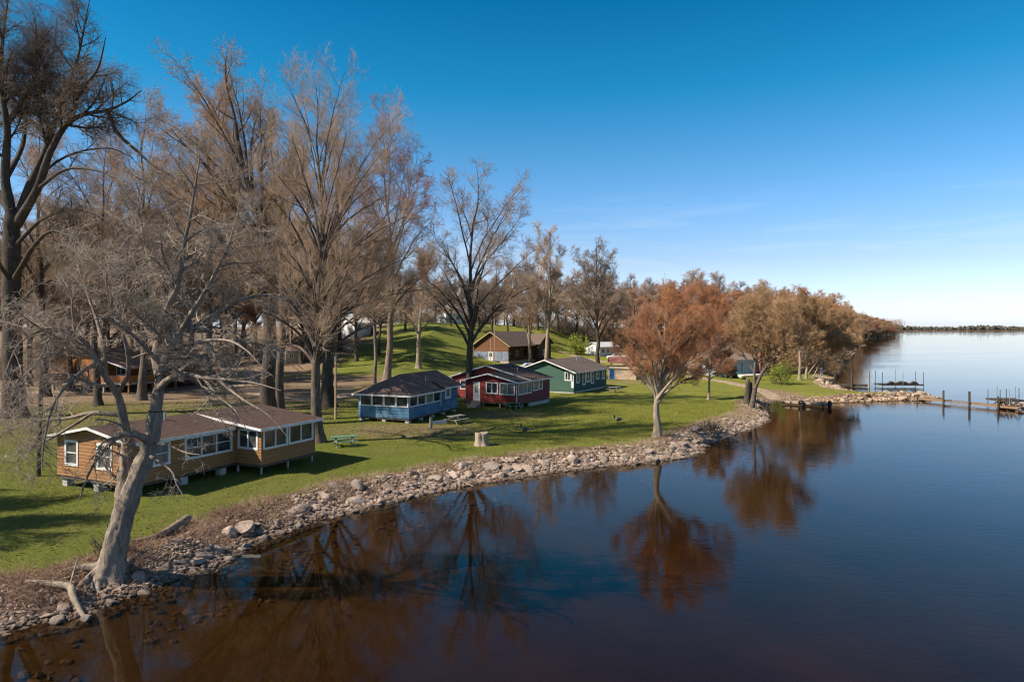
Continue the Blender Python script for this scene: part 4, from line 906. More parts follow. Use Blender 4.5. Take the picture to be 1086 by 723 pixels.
h.window('x', -0.05, sm[0], 1, 1, frame=.18)
ov = .45; e = ZE + .02; r1 = MB()
c0, c1 = (-ov, -ov, e), (-ov, W + ov, e); rg0 = (2.9, W / 2, ZR); rg1 = (U + .4, W / 2, ZR)
r1.slab([c1, c0, rg0], .09); r1.slab([c0, (US - .2, -ov, e), (US - .2, 0.2, e + .26), (US - .2, W / 2, ZR), rg0], .09)
zz = lambda y: ZR - (W / 2 - y) * (ZR - ZM - .02) / (W / 2)
r1.slab([(US - .195, -.5, zz(-.5)), (U + .4, -.5, zz(-.5)), rg1, (US - .195, W / 2, ZR + .003)], .09)
r1.slab([rg0, rg1, (U + .4, W + ov, e), c1], .09)
r1.build('roof', ROOF_BROWN, h.root)
t = MB(); t.box(-ov - .03, -ov - .003, -ov - .03, W + ov, e - .15, e + .0); t.box(-ov, US - .2, -ov - .03, -ov - .003, e - .15, e); t.box(US - .2, U + .4, -.53, -.503, zz(-.5) - .15, zz(-.5))
t.box(US - .32, US - .2, -.10, -.053, ZF + .6, ZE + .1); t.prism_x([(-.5, zz(-.5) - .14), (-.5, zz(-.5) + .01), (W / 2, ZR + .01), (W + ov, e), (W + ov, e - .14), (W / 2, ZR - .14)], U + .403, U + .43)
t.build('fascia', WHITE, h.root)
h.floor(0.01, U - .01, 0.01, W - .01, ZF - .01, DARKWOOD)
h.piers([(.3, .3), (2.6, .25), (4.9, .25), (7.2, .25), (9.7, .25), (.25, W / 2), (.25, W - .3), (9.7, W - .3), (5, W - .3)], ZF - .2, .38)
v = MB(); v.tube([(5.3, 1.2, 4.2), (5.3, 1.2, 5.0)], .06, 8); v.tube([(5.3, 1.2, 5.0), (5.3, 1.2, 5.12)], [.11, .05], 8); v.build('vent_pipe', METAL, h.root)

# ---- red cottage
RED = siding('red_siding', (0.20, 0.031, 0.024), 0.26, 0.7, 0.25); WINE = siding('wine_siding', (0.155, 0.042, 0.045), 0.26, 0.7, 0.2)
A = at(547.8, 433.8, 1.0)[:2]; h = House('red_cottage', 'red cottage with white door and low gabled porch between the blue and green ones', 'cottage', A, (4.53, 82.0))
ZF, ZE, ZP, ZR = 1.62, 4.0, 4.85, 5.55; W = 6.7; U = h.len; UM = 3.0; WM = 10.8
b = MB(); fl = lambda a, c: tuple(sorted((h.on_v(a, 0), h.on_v(c, 0))))
d0 = fl(502.5, 508.5); w1 = fl(516, 527.5); w2 = fl(530.5, 545.5)
fo = [(d0[0], d0[1], ZF + .02, ZF + 2.1), (w1[0], w1[1], ZF + 1.0, ZE - .25), (w2[0], w2[1], ZF + .95, ZE - .25)]
h.wall(b, 'y', 0, 0.121, W, ZF, ZE, fo, gable=(W * .52, ZP - .06))
b.build('wall', RED, h.root)
b = MB(); fu = lambda a, c: tuple(sorted((h.on_u(a, 0), h.on_u(c, 0))))
so = [(*fu(550, 563.5), ZF + .95, ZE - .12), (*fu(565.5, 570.5), ZF + 1.15, ZE - .05), (*fu(572, 575), ZF + 1.2, ZE - .15)]
h.wall(b, 'x', 0, 0, U, ZF, ZE + .02, so)
b.build('wall', WINE, h.root)
b = MB(); ymm = WM / 2 + .3
h.wall(b, 'y', UM, 0.13, WM, ZF, ZE, [(8.6, 9.5, ZF + 1, ZE - .4)], gable=(ymm, ZR - .06)); h.wall(b, 'x', W, 0.121, UM - .001, ZF, ZE, inward=-1)
h.wall(b, 'x', WM, UM + .121, U - .121, ZF, ZE, inward=-1); h.wall(b, 'y', U, 0.121, WM, ZF, ZE, inward=-1, gable=(ymm, ZR - .06))
b.build('wall', RED, h.root)
h.door('y', 0, fo[0]); h.window('y', 0, fo[1], 2); h.window('y', 0, fo[2], 2, 1)
h.window('x', 0, so[0], 3); h.window('x', 0, so[1], 1, 2); h.window('x', 0, so[2], 1, 2); h.window('y', UM, (8.6, 9.5, ZF + 1, ZE - .4), 1, 2)
ov = .42; r1 = MB(); yp = W * .52
r1.slab([(-ov, -ov, ZE - .02), (UM - .3, -ov, ZE - .02), (UM - .3, yp, ZP), (-ov, yp, ZP)], .09); r1.slab([(-ov, yp, ZP), (UM - .3, yp, ZP), (UM - .3, W + ov, ZE - .02), (-ov, W + ov, ZE - .02)], .09)
r1.slab([(UM - .298, -ov - .01, ZE), (U + .4, -ov - .01, ZE), (U + .4, ymm, ZR), (UM - .298, ymm, ZR)], .09); r1.slab([(UM - .298, ymm, ZR), (U + .4, ymm, ZR), (U + .4, WM + ov, ZE), (UM - .298, WM + ov, ZE)], .09)
r1.build('roof', ROOF_DARK, h.root)
t = MB()
t.prism_x([(-ov, ZE - .16), (-ov, ZE - .01), (yp, ZP + .01), (W + ov, ZE - .01), (W + ov, ZE - .16), (yp, ZP - .14)], -ov - .03, -ov - .003)
t.prism_x([(-ov, ZE - .14), (-ov, ZE + .01), (ymm, ZR + .01), (WM + ov, ZE + .01), (WM + ov, ZE - .14), (ymm, ZR - .14)], UM - .33, UM - .303)
t.box(-ov, UM - .34, -ov - .03, -ov - .003, ZE - .17, ZE - .02); t.box(UM - .3, U + .4, -ov - .04, -ov - .013, ZE - .15, ZE + .0)
t.box(-.05, .06, -.05, -.004, ZF, ZE - .16); t.build('fascia', WHITE, h.root)
h.floor(0.01, U - .01, 0.02, W, ZF - .01, DARKWOOD); h.floor(UM + .01, U - .02, W + .01, WM - .01, ZF - .01, DARKWOOD)
h.piers([(.12, .12), (1.5, .12), (2.9, .12), (.12, 2.2), (.12, 4.4), (.12, W - .2)], ZF - .2, .14, WOODGREY, 'post')
b = MB(); b.box(3.1, U - .02, .03, .25, h.gz(5, 0) - .3, ZF - .215); b.box(U - .25, U - .03, .26, WM - .1, h.gz(5, 0) - .3, ZF - .215); b.build('foundation', CONC, h.root)
b = MB(); dm = (d0[0] + d0[1]) / 2
for i in range(3): b.box(-.35 * (i + 1), -.35 * i - .01, dm - .6, dm + .6, h.gz(-.5, dm) - .1, ZF - .02 - .2 * i)
b.build('step', WOODGREY, h.root)
v = MB(); v.tube([(4.4, 2.4, 4.5), (4.4, 2.4, 5.3)], .06, 8); v.build('vent_pipe', METAL, h.root)

# ---- green cottage
GREENW = siding('green_siding', (0.05, 0.105, 0.08), 0.26, 0.7, 0.22); TEALW = siding('teal_siding', (0.04, 0.085, 0.08), 0.26, 0.7, 0.2)
A = at(608.6, 416.5, 1.05)[:2]; h = House('green_cottage', 'dark green cottage with row of tall white windows, last in the cottage row', 'cottage', A, (14.3, 103.4))
W = 8.6; U = h.len; ZF, ZE, ZR = 1.65, 3.95, 5.5
b = MB(); fl = lambda a, c: tuple(sorted((h.on_v(a, 0), h.on_v(c, 0)))); fu = lambda a, c: tuple(sorted((h.on_u(a, 0), h.on_u(c, 0))))
fo = [(*fl(599.5, 605), ZF + 1.1, ZE - .15), (*fl(606.3, 608.0), ZF + .05, ZE - .2), (5.6, 6.6, ZF + 1.0, ZE - .3)]
h.wall(b, 'y', 0, .121, W, ZF - .5, ZE, fo, gable=(W / 2, ZR - .06)); b.build('wall', GREENW, h.root)
b = MB(); so = [(*fu(611.5, 614), ZF + .75, ZE - .2), (*fu(618, 620.8), ZF + .35, ZE - .15), (*fu(621.5, 626), ZF + .65, ZE - .15), (*fu(627, 629.5), ZF + .35, ZE - .15), (*fu(632.3, 635), ZF + .85, ZE - .1), (*fu(638.6, 641), ZF + .7, ZE - .15)]
h.wall(b, 'x', 0, 0, U, ZF - .45, ZE, so); h.wall(b, 'x', W, .121, U - .121, ZF - .5, ZE, inward=-1); h.wall(b, 'y', U, .121, W, ZF - .5, ZE, inward=-1, gable=(W / 2, ZR - .06))
b.build('wall', TEALW, h.root)
h.window('y', 0, fo[0], 2, 1); h.door('y', 0, fo[1], glazed=True); h.window('y', 0, fo[2], 2, 2)
for i, o in enumerate(so): h.window('x', 0, o, 2 if i == 2 else 1, 2, frame=.12)
ov = .5; r1 = MB()
r1.slab([(-ov, -ov, ZE - .1), (U + ov, -ov, ZE - .1), (U + ov, W / 2, ZR), (-ov, W / 2, ZR)], .09); r1.slab([(-ov, W / 2, ZR), (U + ov, W / 2, ZR), (U + ov, W + ov, ZE - .1), (-ov, W + ov, ZE - .1)], .09)
r1.build('roof', ROOF_GREY, h.root)
t = MB(); t.prism_x([(-ov, ZE - .25), (-ov, ZE - .09), (W / 2, ZR + .01), (W + ov, ZE - .09), (W + ov, ZE - .25), (W / 2, ZR - .15)], -ov - .03, -ov - .003); t.box(-ov, U + ov, -ov - .03, -ov - .003, ZE - .24, ZE - .1); t.build('fascia', WHITE, h.root)
h.floor(.02, U - .02, .02, W - .02, ZF - .3, WOODGREY)
b = MB(); b.box(.5, U - 3, -.12, -.005, h.gz(4, 0) - .3, ZF - .45); b.box(.03, U - .03, .02, .2, h.gz(4, 0) - .3, ZF - .51); b.box(.03, .25, .21, W - .1, h.gz(0, 4) - .3, ZF - .51); b.build('foundation', CONC, h.root)
v = MB(); v.tube([(7.5, 3.0, 4.8), (7.5, 3.0, 5.9)], .09, 8); v.build('vent_pipe', METAL, h.root)

# ---- log lodge
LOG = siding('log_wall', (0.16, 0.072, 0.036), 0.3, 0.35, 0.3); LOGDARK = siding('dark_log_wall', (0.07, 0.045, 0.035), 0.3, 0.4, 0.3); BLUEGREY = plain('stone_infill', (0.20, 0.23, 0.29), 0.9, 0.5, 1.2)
Cn = np.array([-0.75, 164.0]); h = House('log_lodge', 'brown log lodge with gable end, white door and railed porch on the rise', 'lodge', Cn, Cn + 20 * np.array([.5, .866]))
zb = hz1(-4, 166) - .1; ZF = zb + .3; ZE = zat(366.5, 165); ZR = zat(351.5, 166); W = 10; U = 20
b = MB(); h.wall(b, 'y', 0, 0.15, W, ZF, ZF + 2.3, [(4.6, 5.7, ZF + .02, ZF + 2.2)], t=.15); b.build('wall', BLUEGREY, h.root)
b = MB(); h.wall(b, 'y', 0, 0.15, W, ZF + 2.302, ZE, gable=(W / 2, ZR - .1), t=.15); h.wall(b, 'x', 2.6, 0.16, U, ZF, ZE + .8, [(2, 3.2, ZF + .9, ZF + 2.2), (5, 6.2, ZF + .02, ZF + 2.2), (8, 9.4, ZF + .9, ZF + 2.2)]); h.wall(b, 'x', W, .16, U - .16, ZF, ZE, inward=-1); h.wall(b, 'y', U, 0.15, W, ZF, ZE, inward=-1, gable=(W / 2, ZR - .1)); b.build('wall', LOG, h.root)
h.door('y', 0, (4.6, 5.7, ZF + .02, ZF + 2.2)); h.door('x', 2.6, (5, 6.2, ZF + .02, ZF + 2.2), mat=plain('brown_door', (.12, .06, .03)))
h.window('x', 2.6, (2, 3.2, ZF + .9, ZF + 2.2), 2, 2); h.window('x', 2.6, (8, 9.4, ZF + .9, ZF + 2.2), 2, 2)
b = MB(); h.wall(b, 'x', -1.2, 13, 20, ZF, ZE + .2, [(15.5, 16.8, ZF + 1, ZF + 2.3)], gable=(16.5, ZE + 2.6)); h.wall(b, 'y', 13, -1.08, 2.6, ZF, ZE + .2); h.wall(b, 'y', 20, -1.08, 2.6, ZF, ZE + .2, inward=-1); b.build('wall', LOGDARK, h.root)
h.window('x', -1.2, (15.5, 16.8, ZF + 1, ZF + 2.3), 2, 2)
ov = .6; r1 = MB()
r1.slab([(-ov, -ov, ZE - .15), (U + ov, -ov, ZE - .15), (U + ov, W / 2, ZR), (-ov, W / 2, ZR)], .14); r1.slab([(-ov, W / 2, ZR), (U + ov, W / 2, ZR), (U + ov, W + ov, ZE - .15), (-ov, W + ov, ZE - .15)], .14)
r1.slab([(12.5, -1.9, ZE + .15), (16.5, -1.9, ZE + 2.75), (16.5, W / 2, ZE + 2.75), (12.5, W / 2, ZE + .15)][::-1][::-1], .12); r1.slab([(16.5, -1.9, ZE + 2.75), (20.5, -1.9, ZE + .15), (20.5, W / 2, ZE + .15), (16.5, W / 2, ZE + 2.75)], .12)
r1.build('roof', shingle('shingles_lodge', (0.12, 0.085, 0.068)), h.root)
t = MB(); t.prism_x([(-ov, ZE - .4), (-ov, ZE - .14), (W / 2, ZR + .02), (W + ov, ZE - .14), (W + ov, ZE - .4), (W / 2, ZR - .24)], -ov - .05, -ov - .004); t.build('fascia', WOODTAN, h.root)
t = MB(); t.tube([(-ov - .1, W / 2 - .3, ZF), (-ov - .1, W / 2 - .3, ZE + 1.6)], .09, 8); t.build('flue_pipe', WOODTAN, h.root)
b = MB(); b.box(0.02, 12.95, 0, 2.55, ZF - .3, ZF); b.build('porch_deck', WOODTAN, h.root)
for x in (0.4, 3.4, 6.6, 9.8, 12.6):
    b = MB(); b.box(x - .12, x + .12, .1, .34, ZF, ZE - .18); b.build('porch_post', LOG, h.root)
b = MB(); b.box(.5, 12.5, .17, .26, ZF + .85, ZF + .98); b.box(.5, 12.5, .17, .26, ZF + .15, ZF + .25)
for x in np.arange(.7, 12.5, .28): b.box(x, x + .07, .19, .24, ZF + .25, ZF + .85)
b.build('railing', LOG, h.root)
b = MB(); b.box(0.05, U - .1, .05, W - .1, zb - 1.2, ZF - .31); b.build('foundation', CONC, h.root)

# ---- brown cabin on stilts behind the tan cottage
ORANGE = siding('orange_wood_siding', (0.30, 0.115, 0.035), 0.22, 0.5, 0.3)
Bc = np.array([-51.6, 92.0]); u = np.array([.336, .942]); h = House('brown_cabin', 'orange brown wooden cabin raised on posts, half hidden by twigs', 'cabin', Bc, Bc + 17 * u)
W = 14.9; U = 17; ZF = 2.45; ZE = 5.0; ZR = 7.0; yp0 = 4.6
b = MB(); fo = [(8.6, 9.8, ZF + .9, ZF + 2.0)]
h.wall(b, 'y', 0, yp0, W, ZF, ZE, fo, gable=(9.6, ZR - .1)); h.wall(b, 'x', yp0, .121, U, ZF, ZE + .3, [(2, 3.4, ZF + .9, ZF + 2.1), (7, 8.4, ZF + .9, ZF + 2.1)]); h.wall(b, 'x', W, .121, U - .121, ZF, ZE, inward=-1); h.wall(b, 'y', U, yp0 + .121, W, ZF, ZE, inward=-1, gable=(9.6, ZR - .1))
b.build('wall', ORANGE, h.root); h.window('y', 0, fo[0], 2, 2, mat=plain('brown_frame', (.09, .05, .03)))
for o in ((2, 3.4, ZF + .9, ZF + 2.1), (7, 8.4, ZF + .9, ZF + 2.1)): h.window('x', yp0, o, 2, 1)
r1 = MB(); ov = .6
r1.slab([(-ov, -ov, ZE - .55), (U + ov, -ov, ZE - .55), (U + ov, 9.6, ZR), (-ov, 9.6, ZR)], .12); r1.slab([(-ov, 9.6, ZR), (U + ov, 9.6, ZR), (U + ov, W + ov, ZE - .1), (-ov, W + ov, ZE - .1)], .12); r1.build('roof', ROOF_BROWN, h.root)
t = MB(); t.prism_x([(-ov, ZE - .72), (-ov, ZE - .54), (4.4, ZE - .54 + (ZR - ZE + .55) * 5.0 / 10.2), (4.4, ZE - .72 + (ZR - ZE + .55) * 5.0 / 10.2)], -ov - .05, -ov - .004); t.build('fascia', WHITE, h.root)
b = MB(); b.box(0, U, .02, W - .02, ZF - .25, ZF - .005); b.build('floor_frame', WOODGREY, h.root)
b = MB(); b.box(.02, .14, .1, yp0 - .1, ZF + .05, ZF + 1.0); b.box(.2, U - .1, .02, .14, ZF + .05, ZF + 1.0); b.build('railing', ORANGE, h.root)
for x, y in ((.12, .12), (4, .12), (8, .12), (12, .12), (16.8, .12)):
    b = MB(); b.box(x - .1, x + .1, y - .1 + .05, y + .1 + .05, h.gz(x, y) - .2, ZE - .6); b.build('porch_post', ORANGE, h.root)
h.piers([(.3, yp0 + .3), (.3, 8), (.3, 11.5), (.3, W - .3), (8, W - .3)], ZF - .25, .25, WOODGREY, 'post')

# ---- small far buildings
def small_house(name, label, A, B, W, eave, ridge, wall_m, roof_m, wins, cat='house', hip=False, zb=None, front_wins=()):
    h = House(name, label, cat, A, B); U = h.len
    z = min(h.gz(0, 0), h.gz(U, 0), h.gz(0, W), h.gz(U, W)) - .1; zf = max(h.gz(0, 0), h.gz(U, 0)) + .2
    ze, zr = zf + eave, zf + ridge
    b = MB(); so = [(a, c, zf + d, zf + e) for a, c, d, e in wins]; fo = [(a, c, zf + d, zf + e) for a, c, d, e in front_wins]
    g = None if hip else (W / 2, zr - .08)
    h.wall(b, 'x', 0, 0, U, z, ze, so); h.wall(b, 'x', W, .121, U - .121, z, ze, inward=-1); h.wall(b, 'y', 0, .121, W, z, ze, fo, gable=g); h.wall(b, 'y', U, .121, W, z, ze, inward=-1, gable=g)
    b.build('wall', wall_m, h.root)
    for o in so: h.window('x', 0, o, 2, 2)
    for o in fo: h.window('y', 0, o, 2, 2)
    r1 = MB(); ov = .5; i = W / 2 if hip else -ov
    a0, a1, b0, b1 = (-ov, -ov, ze), (U + ov, -ov, ze), (U + ov, W + ov, ze), (-ov, W + ov, ze); r0_, r1_ = (i if hip else -ov, W / 2, zr), (U - i if hip else U + ov, W / 2, zr)
    r1.slab([a0, a1, r1_, r0_], .12); r1.slab([r0_, r1_, b0, b1], .12)
    if hip: r1.slab([b1, a0, r0_], .12); r1.slab([a1, b0, r1_], .12)
    r1.build('roof', roof_m, h.root)
    t = MB(); t.box(-ov, U + ov, -ov - .04, -ov - .004, ze - .2, ze - .01); t.build('fascia', WHITE, h.root)
    return h, zf, ze, zr
WHITE_SIDE = siding('white_siding', (0.72, 0.72, 0.70), 0.2, 0.75, 0.08); PBLUE = siding('slate_blue_siding', (0.40, 0.47, 0.55), 0.2, 0.8, 0.15)
small_house('white_house', 'white house at the top of the green slope behind the tall airy tree', (atY(473, 232), 232), (atY(492, 236), 236), 7, 3.0, 4.6, WHITE_SIDE, ROOF_GREY, [(1, 2.2, .9, 2.1), (4, 5.2, .9, 2.1)])
small_house('white_house', 'white house half hidden by twigs behind the reddish twiggy tall tree', (atY(376, 186), 186), (atY(398, 192), 192), 7, 2.8, 4.4, WHITE_SIDE, plain('pale_roof', (.55, .54, .53), .6), [(1, 2.2, .9, 2.1), (3.6, 4.8, .9, 2.1)])
small_house('white_house', 'small white house beside the white pickup past the log lodge', (atY(636, 205), 205), (atY(655, 210), 210), 6, 2.6, 4.0, WHITE_SIDE, plain('pale_roof', (.55, .54, .53), .6), [(1, 2, .9, 2.0), (3.2, 4.2, .9, 2.0)])
small_house('beige_shed', 'small beige shed seen between trunks at the foot of the slope', (atY(303, 150), 150), (atY(322, 152), 152), 4, 2.6, 3.6, plain('beige_paint', (.42, .35, .24)), ROOF_BROWN, [(.8, 1.6, .9, 1.9)], 'shed')
X0, Y0_ = atY(759, 128), 128
hb, zf, ze, zr = small_house('blue_house', 'slate blue house with grey brown hipped roof near the drive', (X0, Y0_), (atY(806, 134), 134), 7.5, 2.75, 5.0, PBLUE, shingle('shingles_pale_brown', (0.20, 0.15, 0.12)), [(.5, 1.4, 1.4, 2.3), (3.4, 4.3, 1.5, 2.3), (6.6, 7.3, .3, 2.2)], hip=True)
b = MB(); b.box(hb.len - 1.3, hb.len - .5, -1.2, -.52, hb.gz(8, 0) - .2, zr - .9); b.build('chimney', plain('red_brick', (.24, .09, .06), .9, .4, 6), hb.root)
small_house('tan_roofed_house', 'house with orange tan roof standing close behind the slate blue one', (atY(779, 146), 146), (atY(806, 150), 150), 7, 4.0, 6.4, plain('cream_paint', (.5, .43, .33)), shingle('shingles_orange', (.30, .15, .085)), [(1, 2, 1, 2.2)], front_wins=[(2, 3, 1, 2.2)])
small_house('shore_house', 'tiny white house on the far wooded point', (atY(909, 640), 640), (atY(917, 650), 650), 8, 4.5, 6.5, WHITE_SIDE, ROOF_GREY, [(1, 3, 1, 3), (4, 6, 1, 3)])
# peach walled shed, with the red topped well house beside it
h = House('peach_shed', 'low peach coloured block shed with flat roof and blue door', 'shed', at(645, 401, 1.2)[:2], at(674.5, 401.5, 1.2)[:2])
PEACH = plain('peach_block', (.62, .44, .31), .9, .2, 1.5); z = h.gz(2, 0); U = h.len
b = MB(); h.wall(b, 'x', 0, 0, U, z - .2, z + 1.85, [(.35, .95, z + .02, z + 1.6)]); h.wall(b, 'x', 3, .121, U - .121, z - .2, z + 1.85, inward=-1); h.wall(b, 'y', 0, .121, 3, z - .2, z + 1.85); h.wall(b, 'y', U, .121, 3, z - .2, z + 1.85, inward=-1); b.build('wall', PEACH, h.root)
h.door('x', 0, (.35, .95, z + .02, z + 1.6), mat=plain('blue_paint', (.03, .16, .42)), glazed=False)
b = MB(); b.box(-.15, U + .15, -.15, 3.15, z + 1.853, z + 2.0); b.build('roof', PEACH, h.root)
h = House('wellhouse', 'little open wooden shelter with dull red roof above the peach shed', 'shelter', (atY(648.5, 127), 127), (atY(666, 127), 127)); U = h.len; z = h.gz(1, 1)
for x in (.1, U - .1):
    for y in (.1, 1.9):
        b = MB(); b.box(x - .08, x + .08, y - .08, y + .08, z - .2, z + 2.55); b.build('post', WOODGREY, h.root)
b = MB(); b.box(.2, U - .2, .15, 1.85, z - .1, z + .9); b.build('well_box', PEACH, h.root)
b = MB(); b.slab([(-.4, -.5, z + 2.5), (U + .4, -.5, z + 2.5), (U + .4, 1, z + 3.5), (-.4, 1, z + 3.5)], .1); b.slab([(-.4, 1, z + 3.5), (U + .4, 1, z + 3.5), (U + .4, 2.5, z + 2.5), (-.4, 2.5, z + 2.5)], .1); b.build('roof', shingle('shingles_dull_red', (.33, .13, .10), .2), h.root)
# ------------------------------------------------------------------ furniture, vehicles, dock, stones
def on_ground(px, py, z=1.1):
    """first point of the terrain seen through a pixel of the photograph"""
    d = np.arange(18, 260, .04); h = hz((px - CX) / F * d, d); k = int(np.argmax(CZ - (py - HY) / F * d <= np.maximum(h, -.3))); return (px - CX) / F * d[k], d[k], float(h[k])
def picnic_table(label, px, py, rz, mat):
    X, Y, z = on_ground(px, py); t = thing('picnic_table', label, 'picnic table', (X, Y, z), rz, 'picnic tables on the lawn')
    b = MB()
    for i in range(5): b.box(-.95, .95, -.37 + i * .15, -.37 + i * .15 + .14, .72, .76)
    b.build('tabletop', mat, t)
    for y in (-.78, .53):
        b = MB(); b.box(-.95, .95, y, y + .25, .42, .46); b.build('bench', mat, t)
    for x in (-.62, .62):
        b = MB()
        for sg in (-1, 1): b.tube([(x, sg * .72, -.03), (x, sg * .25, .72)], .05, 6)
        b.box(x - .03, x + .03, -.76, .76, .36, .415); b.build('leg', WOODGREY, t)
    return t
GREENT = plain('green_table_paint', (.03, .22, .10), .6, .25); TEALT = plain('faded_green_paint', (.10, .22, .16), .7, .3)
picnic_table('bright green picnic table on the grass before the red cottage', 544, 434, .5, GREENT)
picnic_table('faded green picnic table on the grass past the tan cottage porch', 365, 473, .4, TEALT)
picnic_table('grey wooden picnic table beside the blue cottage', 484, 449, .9, WOODGREY)
picnic_table('weathered picnic table at the lake side of the green cottage', 652, 416, .5, WOODGREY)
picnic_table('faded green picnic table under the pale trunked tree on the slope', 456, 383, .2, TEALT)

X, Y, z = on_ground(457, 455); t = thing('signpost', 'short wooden post with a narrow board beside the blue cottage', 'post', (X, Y, z), .5)
b = MB(); b.box(-.1, .1, -.1, .1, -.1, 1.05); b.build('post', WOODGREY, t); b = MB(); b.box(.104, 1.5, -.04, .04, .45, .72); b.build('board', plain('pale_board', (.6, .57, .5)), t)
# stump
def stump():
    X, Y, z = on_ground(511, 472); r = np.random.default_rng(4); S = 22; b = MB(); vs = []; fs = []
    prof = [(0, 1.35), (.1, 1.15), (.3, 1.0), (.6, .96), (.95, 1.0), (1.02, .93)]
    fl = 1 + .10 * np.sin(np.arange(S) * 2 * np.pi / S * 5) + .05 * r.standard_normal(S)
    for hh, k in prof:
        for i in range(S): a = 2 * np.pi * i / S; q = .5 * k * fl[i]; vs.append((q * math.cos(a), q * math.sin(a), hh + (.05 * math.sin(a * 2) if hh > .9 else 0) - .05))
    for j in range(len(prof) - 1):
        for i in range(S): fs.append((j * S + i, j * S + (i + 1) % S, (j + 1) * S + (i + 1) % S, (j + 1) * S + i))
    b.add(vs, fs, 0, True); b.add(vs[-S:], [tuple(range(S))], 1)
    o = b.build('tree_stump', [BARK_PALE, plain('cut_wood', (.38, .29, .2), .9, .3, 6)]); o.location = (X, Y, z)
    tag(o, 'wide grey tree stump standing on the lawn above the rocky bank', 'stump')
stump()
def pole(name, label, px, py, top, r, mat, lean=0.0, arm=False):
    X, Y, z = on_ground(px, py); H = zat(top, Y) - z; t = thing(name, label, 'pole', (X, Y, z))
    b = MB(); b.tube([(0, 0, -.3), (lean * .5, 0, H * .5), (lean, 0, H)], [r, r * .92, r * .82], 10); b.build('shaft', mat, t)
    b = MB(); b.box(lean - .09, lean + .09, -r - .12, -r + .03, H - .75, H - .35); b.build('bracket', METAL, t)
    return t
pole('utility_pole', 'dark slim utility pole on the grass at the end of the tan cottage', 40.5, 505, 364, .13, BARK_DARK, .25)
pole('utility_pole', 'plain brown wooden pole between the fan shaped tree and blue cottage', 356, 444.5, 374, .11, WOODTAN)
pole('utility_pole', 'brown wooden pole standing at the corner of the log lodge', 524.5, 386, 338, .12, WOODTAN)

# geese
def goose(label, px, py, rz):
    X, Y, z = on_ground(px, py); r = np.random.default_rng(2); b = MB()
    sp = [(-.42, .30, .02), (-.34, .32, .07), (-.2, .34, .135), (0, .35, .17), (.16, .37, .15), (.26, .43, .085), (.30, .52, .052), (.315, .62, .043), (.33, .70, .042), (.36, .745, .052), (.40, .752, .048), (.44, .742, .022), (.48, .735, .008)]
    S = 10; vs = []; fs = []; mi = []
    T = [np.array([s[0], 0, s[1]]) for s in sp]
    for k, s in enumerate(sp):
        t = unit(T[min(k + 1, len(sp) - 1)] - T[max(k - 1, 0)]); up = np.array([-t[2], 0, t[0]])
        for i in range(S): a = 2 * np.pi * i / S; p = T[k] + np.array([0, 1, 0]) * math.cos(a) * s[2] * 1.05 + up * math.sin(a) * s[2]; vs.append(p)
    for k in range(len(sp) - 1):
        m = 2 if k == 0 else 0 if k < 5 else 2 if k == 5 and False else 1
        if k == 4: m = 3
        for i in range(S): fs.append((k * S + i, k * S + (i + 1) % S, (k + 1) * S + (i + 1) % S, (k + 1) * S + i)); mi.append(2 if (k == 9 and i in (0, 4, 5, 9)) or (k == 1 and i > 5) else m)
    for f, m in zip(fs, mi): b.add([vs[i] for i in f], [(0, 1, 2, 3)], m, True)
    for sg in (-.06, .06):
        b.tube([(.0, sg, .22), (.01, sg, .1), (0, sg, .01)], [.03, .014, .012], 6, 1); b.box(-.02, .09, sg - .035, sg + .035, 0, .015, 1)
    o = b.build('goose', [plain('goose_brown', (.11, .085, .065), .9, .4, 20), plain('goose_black', (.012, .012, .013), .7), plain('goose_white', (.75, .73, .7), .8), plain('goose_buff', (.45, .38, .3), .9)])
    o.location = (X, Y, z); o.rotation_euler = (0, 0, rz); o.scale = (1.15, 1.15, 1.1)
    for v in o.data.vertices: pass
    tag(o, label, 'goose', 'geese grazing on the lawn')
goose('dark goose with white patch grazing by the long tree shadows near the stump', 557, 459.5, 2.9)
goose('dark goose grazing on sunlit grass at the tip of the oval shadow', 655.5, 448.5, 3.2)

# driftwood and logs
def log(name, label, cat, pts, rad, mat=BARK_PALE, twigs=()):
    W = np.array([(p[0], p[1], hz1(p[0], p[1]) + p[2]) for p in pts]); q = catmull(W, 6 * len(W)); o0 = W[0]
    b = MB(); b.tube(q - o0, np.interp(np.linspace(0, 1, len(q)), np.linspace(0, 1, len(rad)), rad), 9)
    for tw in twigs:
        T = np.array([(p[0], p[1], hz1(p[0], p[1]) + p[2]) for p in tw]); qq = catmull(T, 5 * len(T)); b.tube(qq - o0, np.linspace(rad[0] * .45, .012, len(qq)), 6)
    o = b.build(name, mat); o.location = o0; tag(o, label, cat); return o
g2 = lambda px, py, z, dz: (*at(px, py, z)[:2], dz)
log('driftwood_branch', 'bare grey driftwood branch reaching from the bank into the water beside the leaning trunk', 'branch', [g2(28, 618, .8, .12), g2(55, 623, .6, .18), g2(74, 627, .5, .30), g2(77, 637, .3, .32), g2(84, 650, .0, .12), g2(92, 657, -.05, .02)], [.09, .12, .13, .1, .06], BARK_PALE, [[g2(74, 627, .5, .3), g2(80, 608, .8, .5), g2(84, 603, .9, .75)]])
log('fallen_log', 'long grey fallen log lying along the grass edge of the bank', 'log', [g2(140, 574, .95, .08), g2(165, 569, 1, .14), g2(185, 560, 1, .18), g2(199, 552, 1, .22)], [.06, .12, .17, .2], BARK_GREY, [[g2(185, 563, 1, .1), g2(190, 553, 1, .5), g2(196, 545, 1, .8)]])
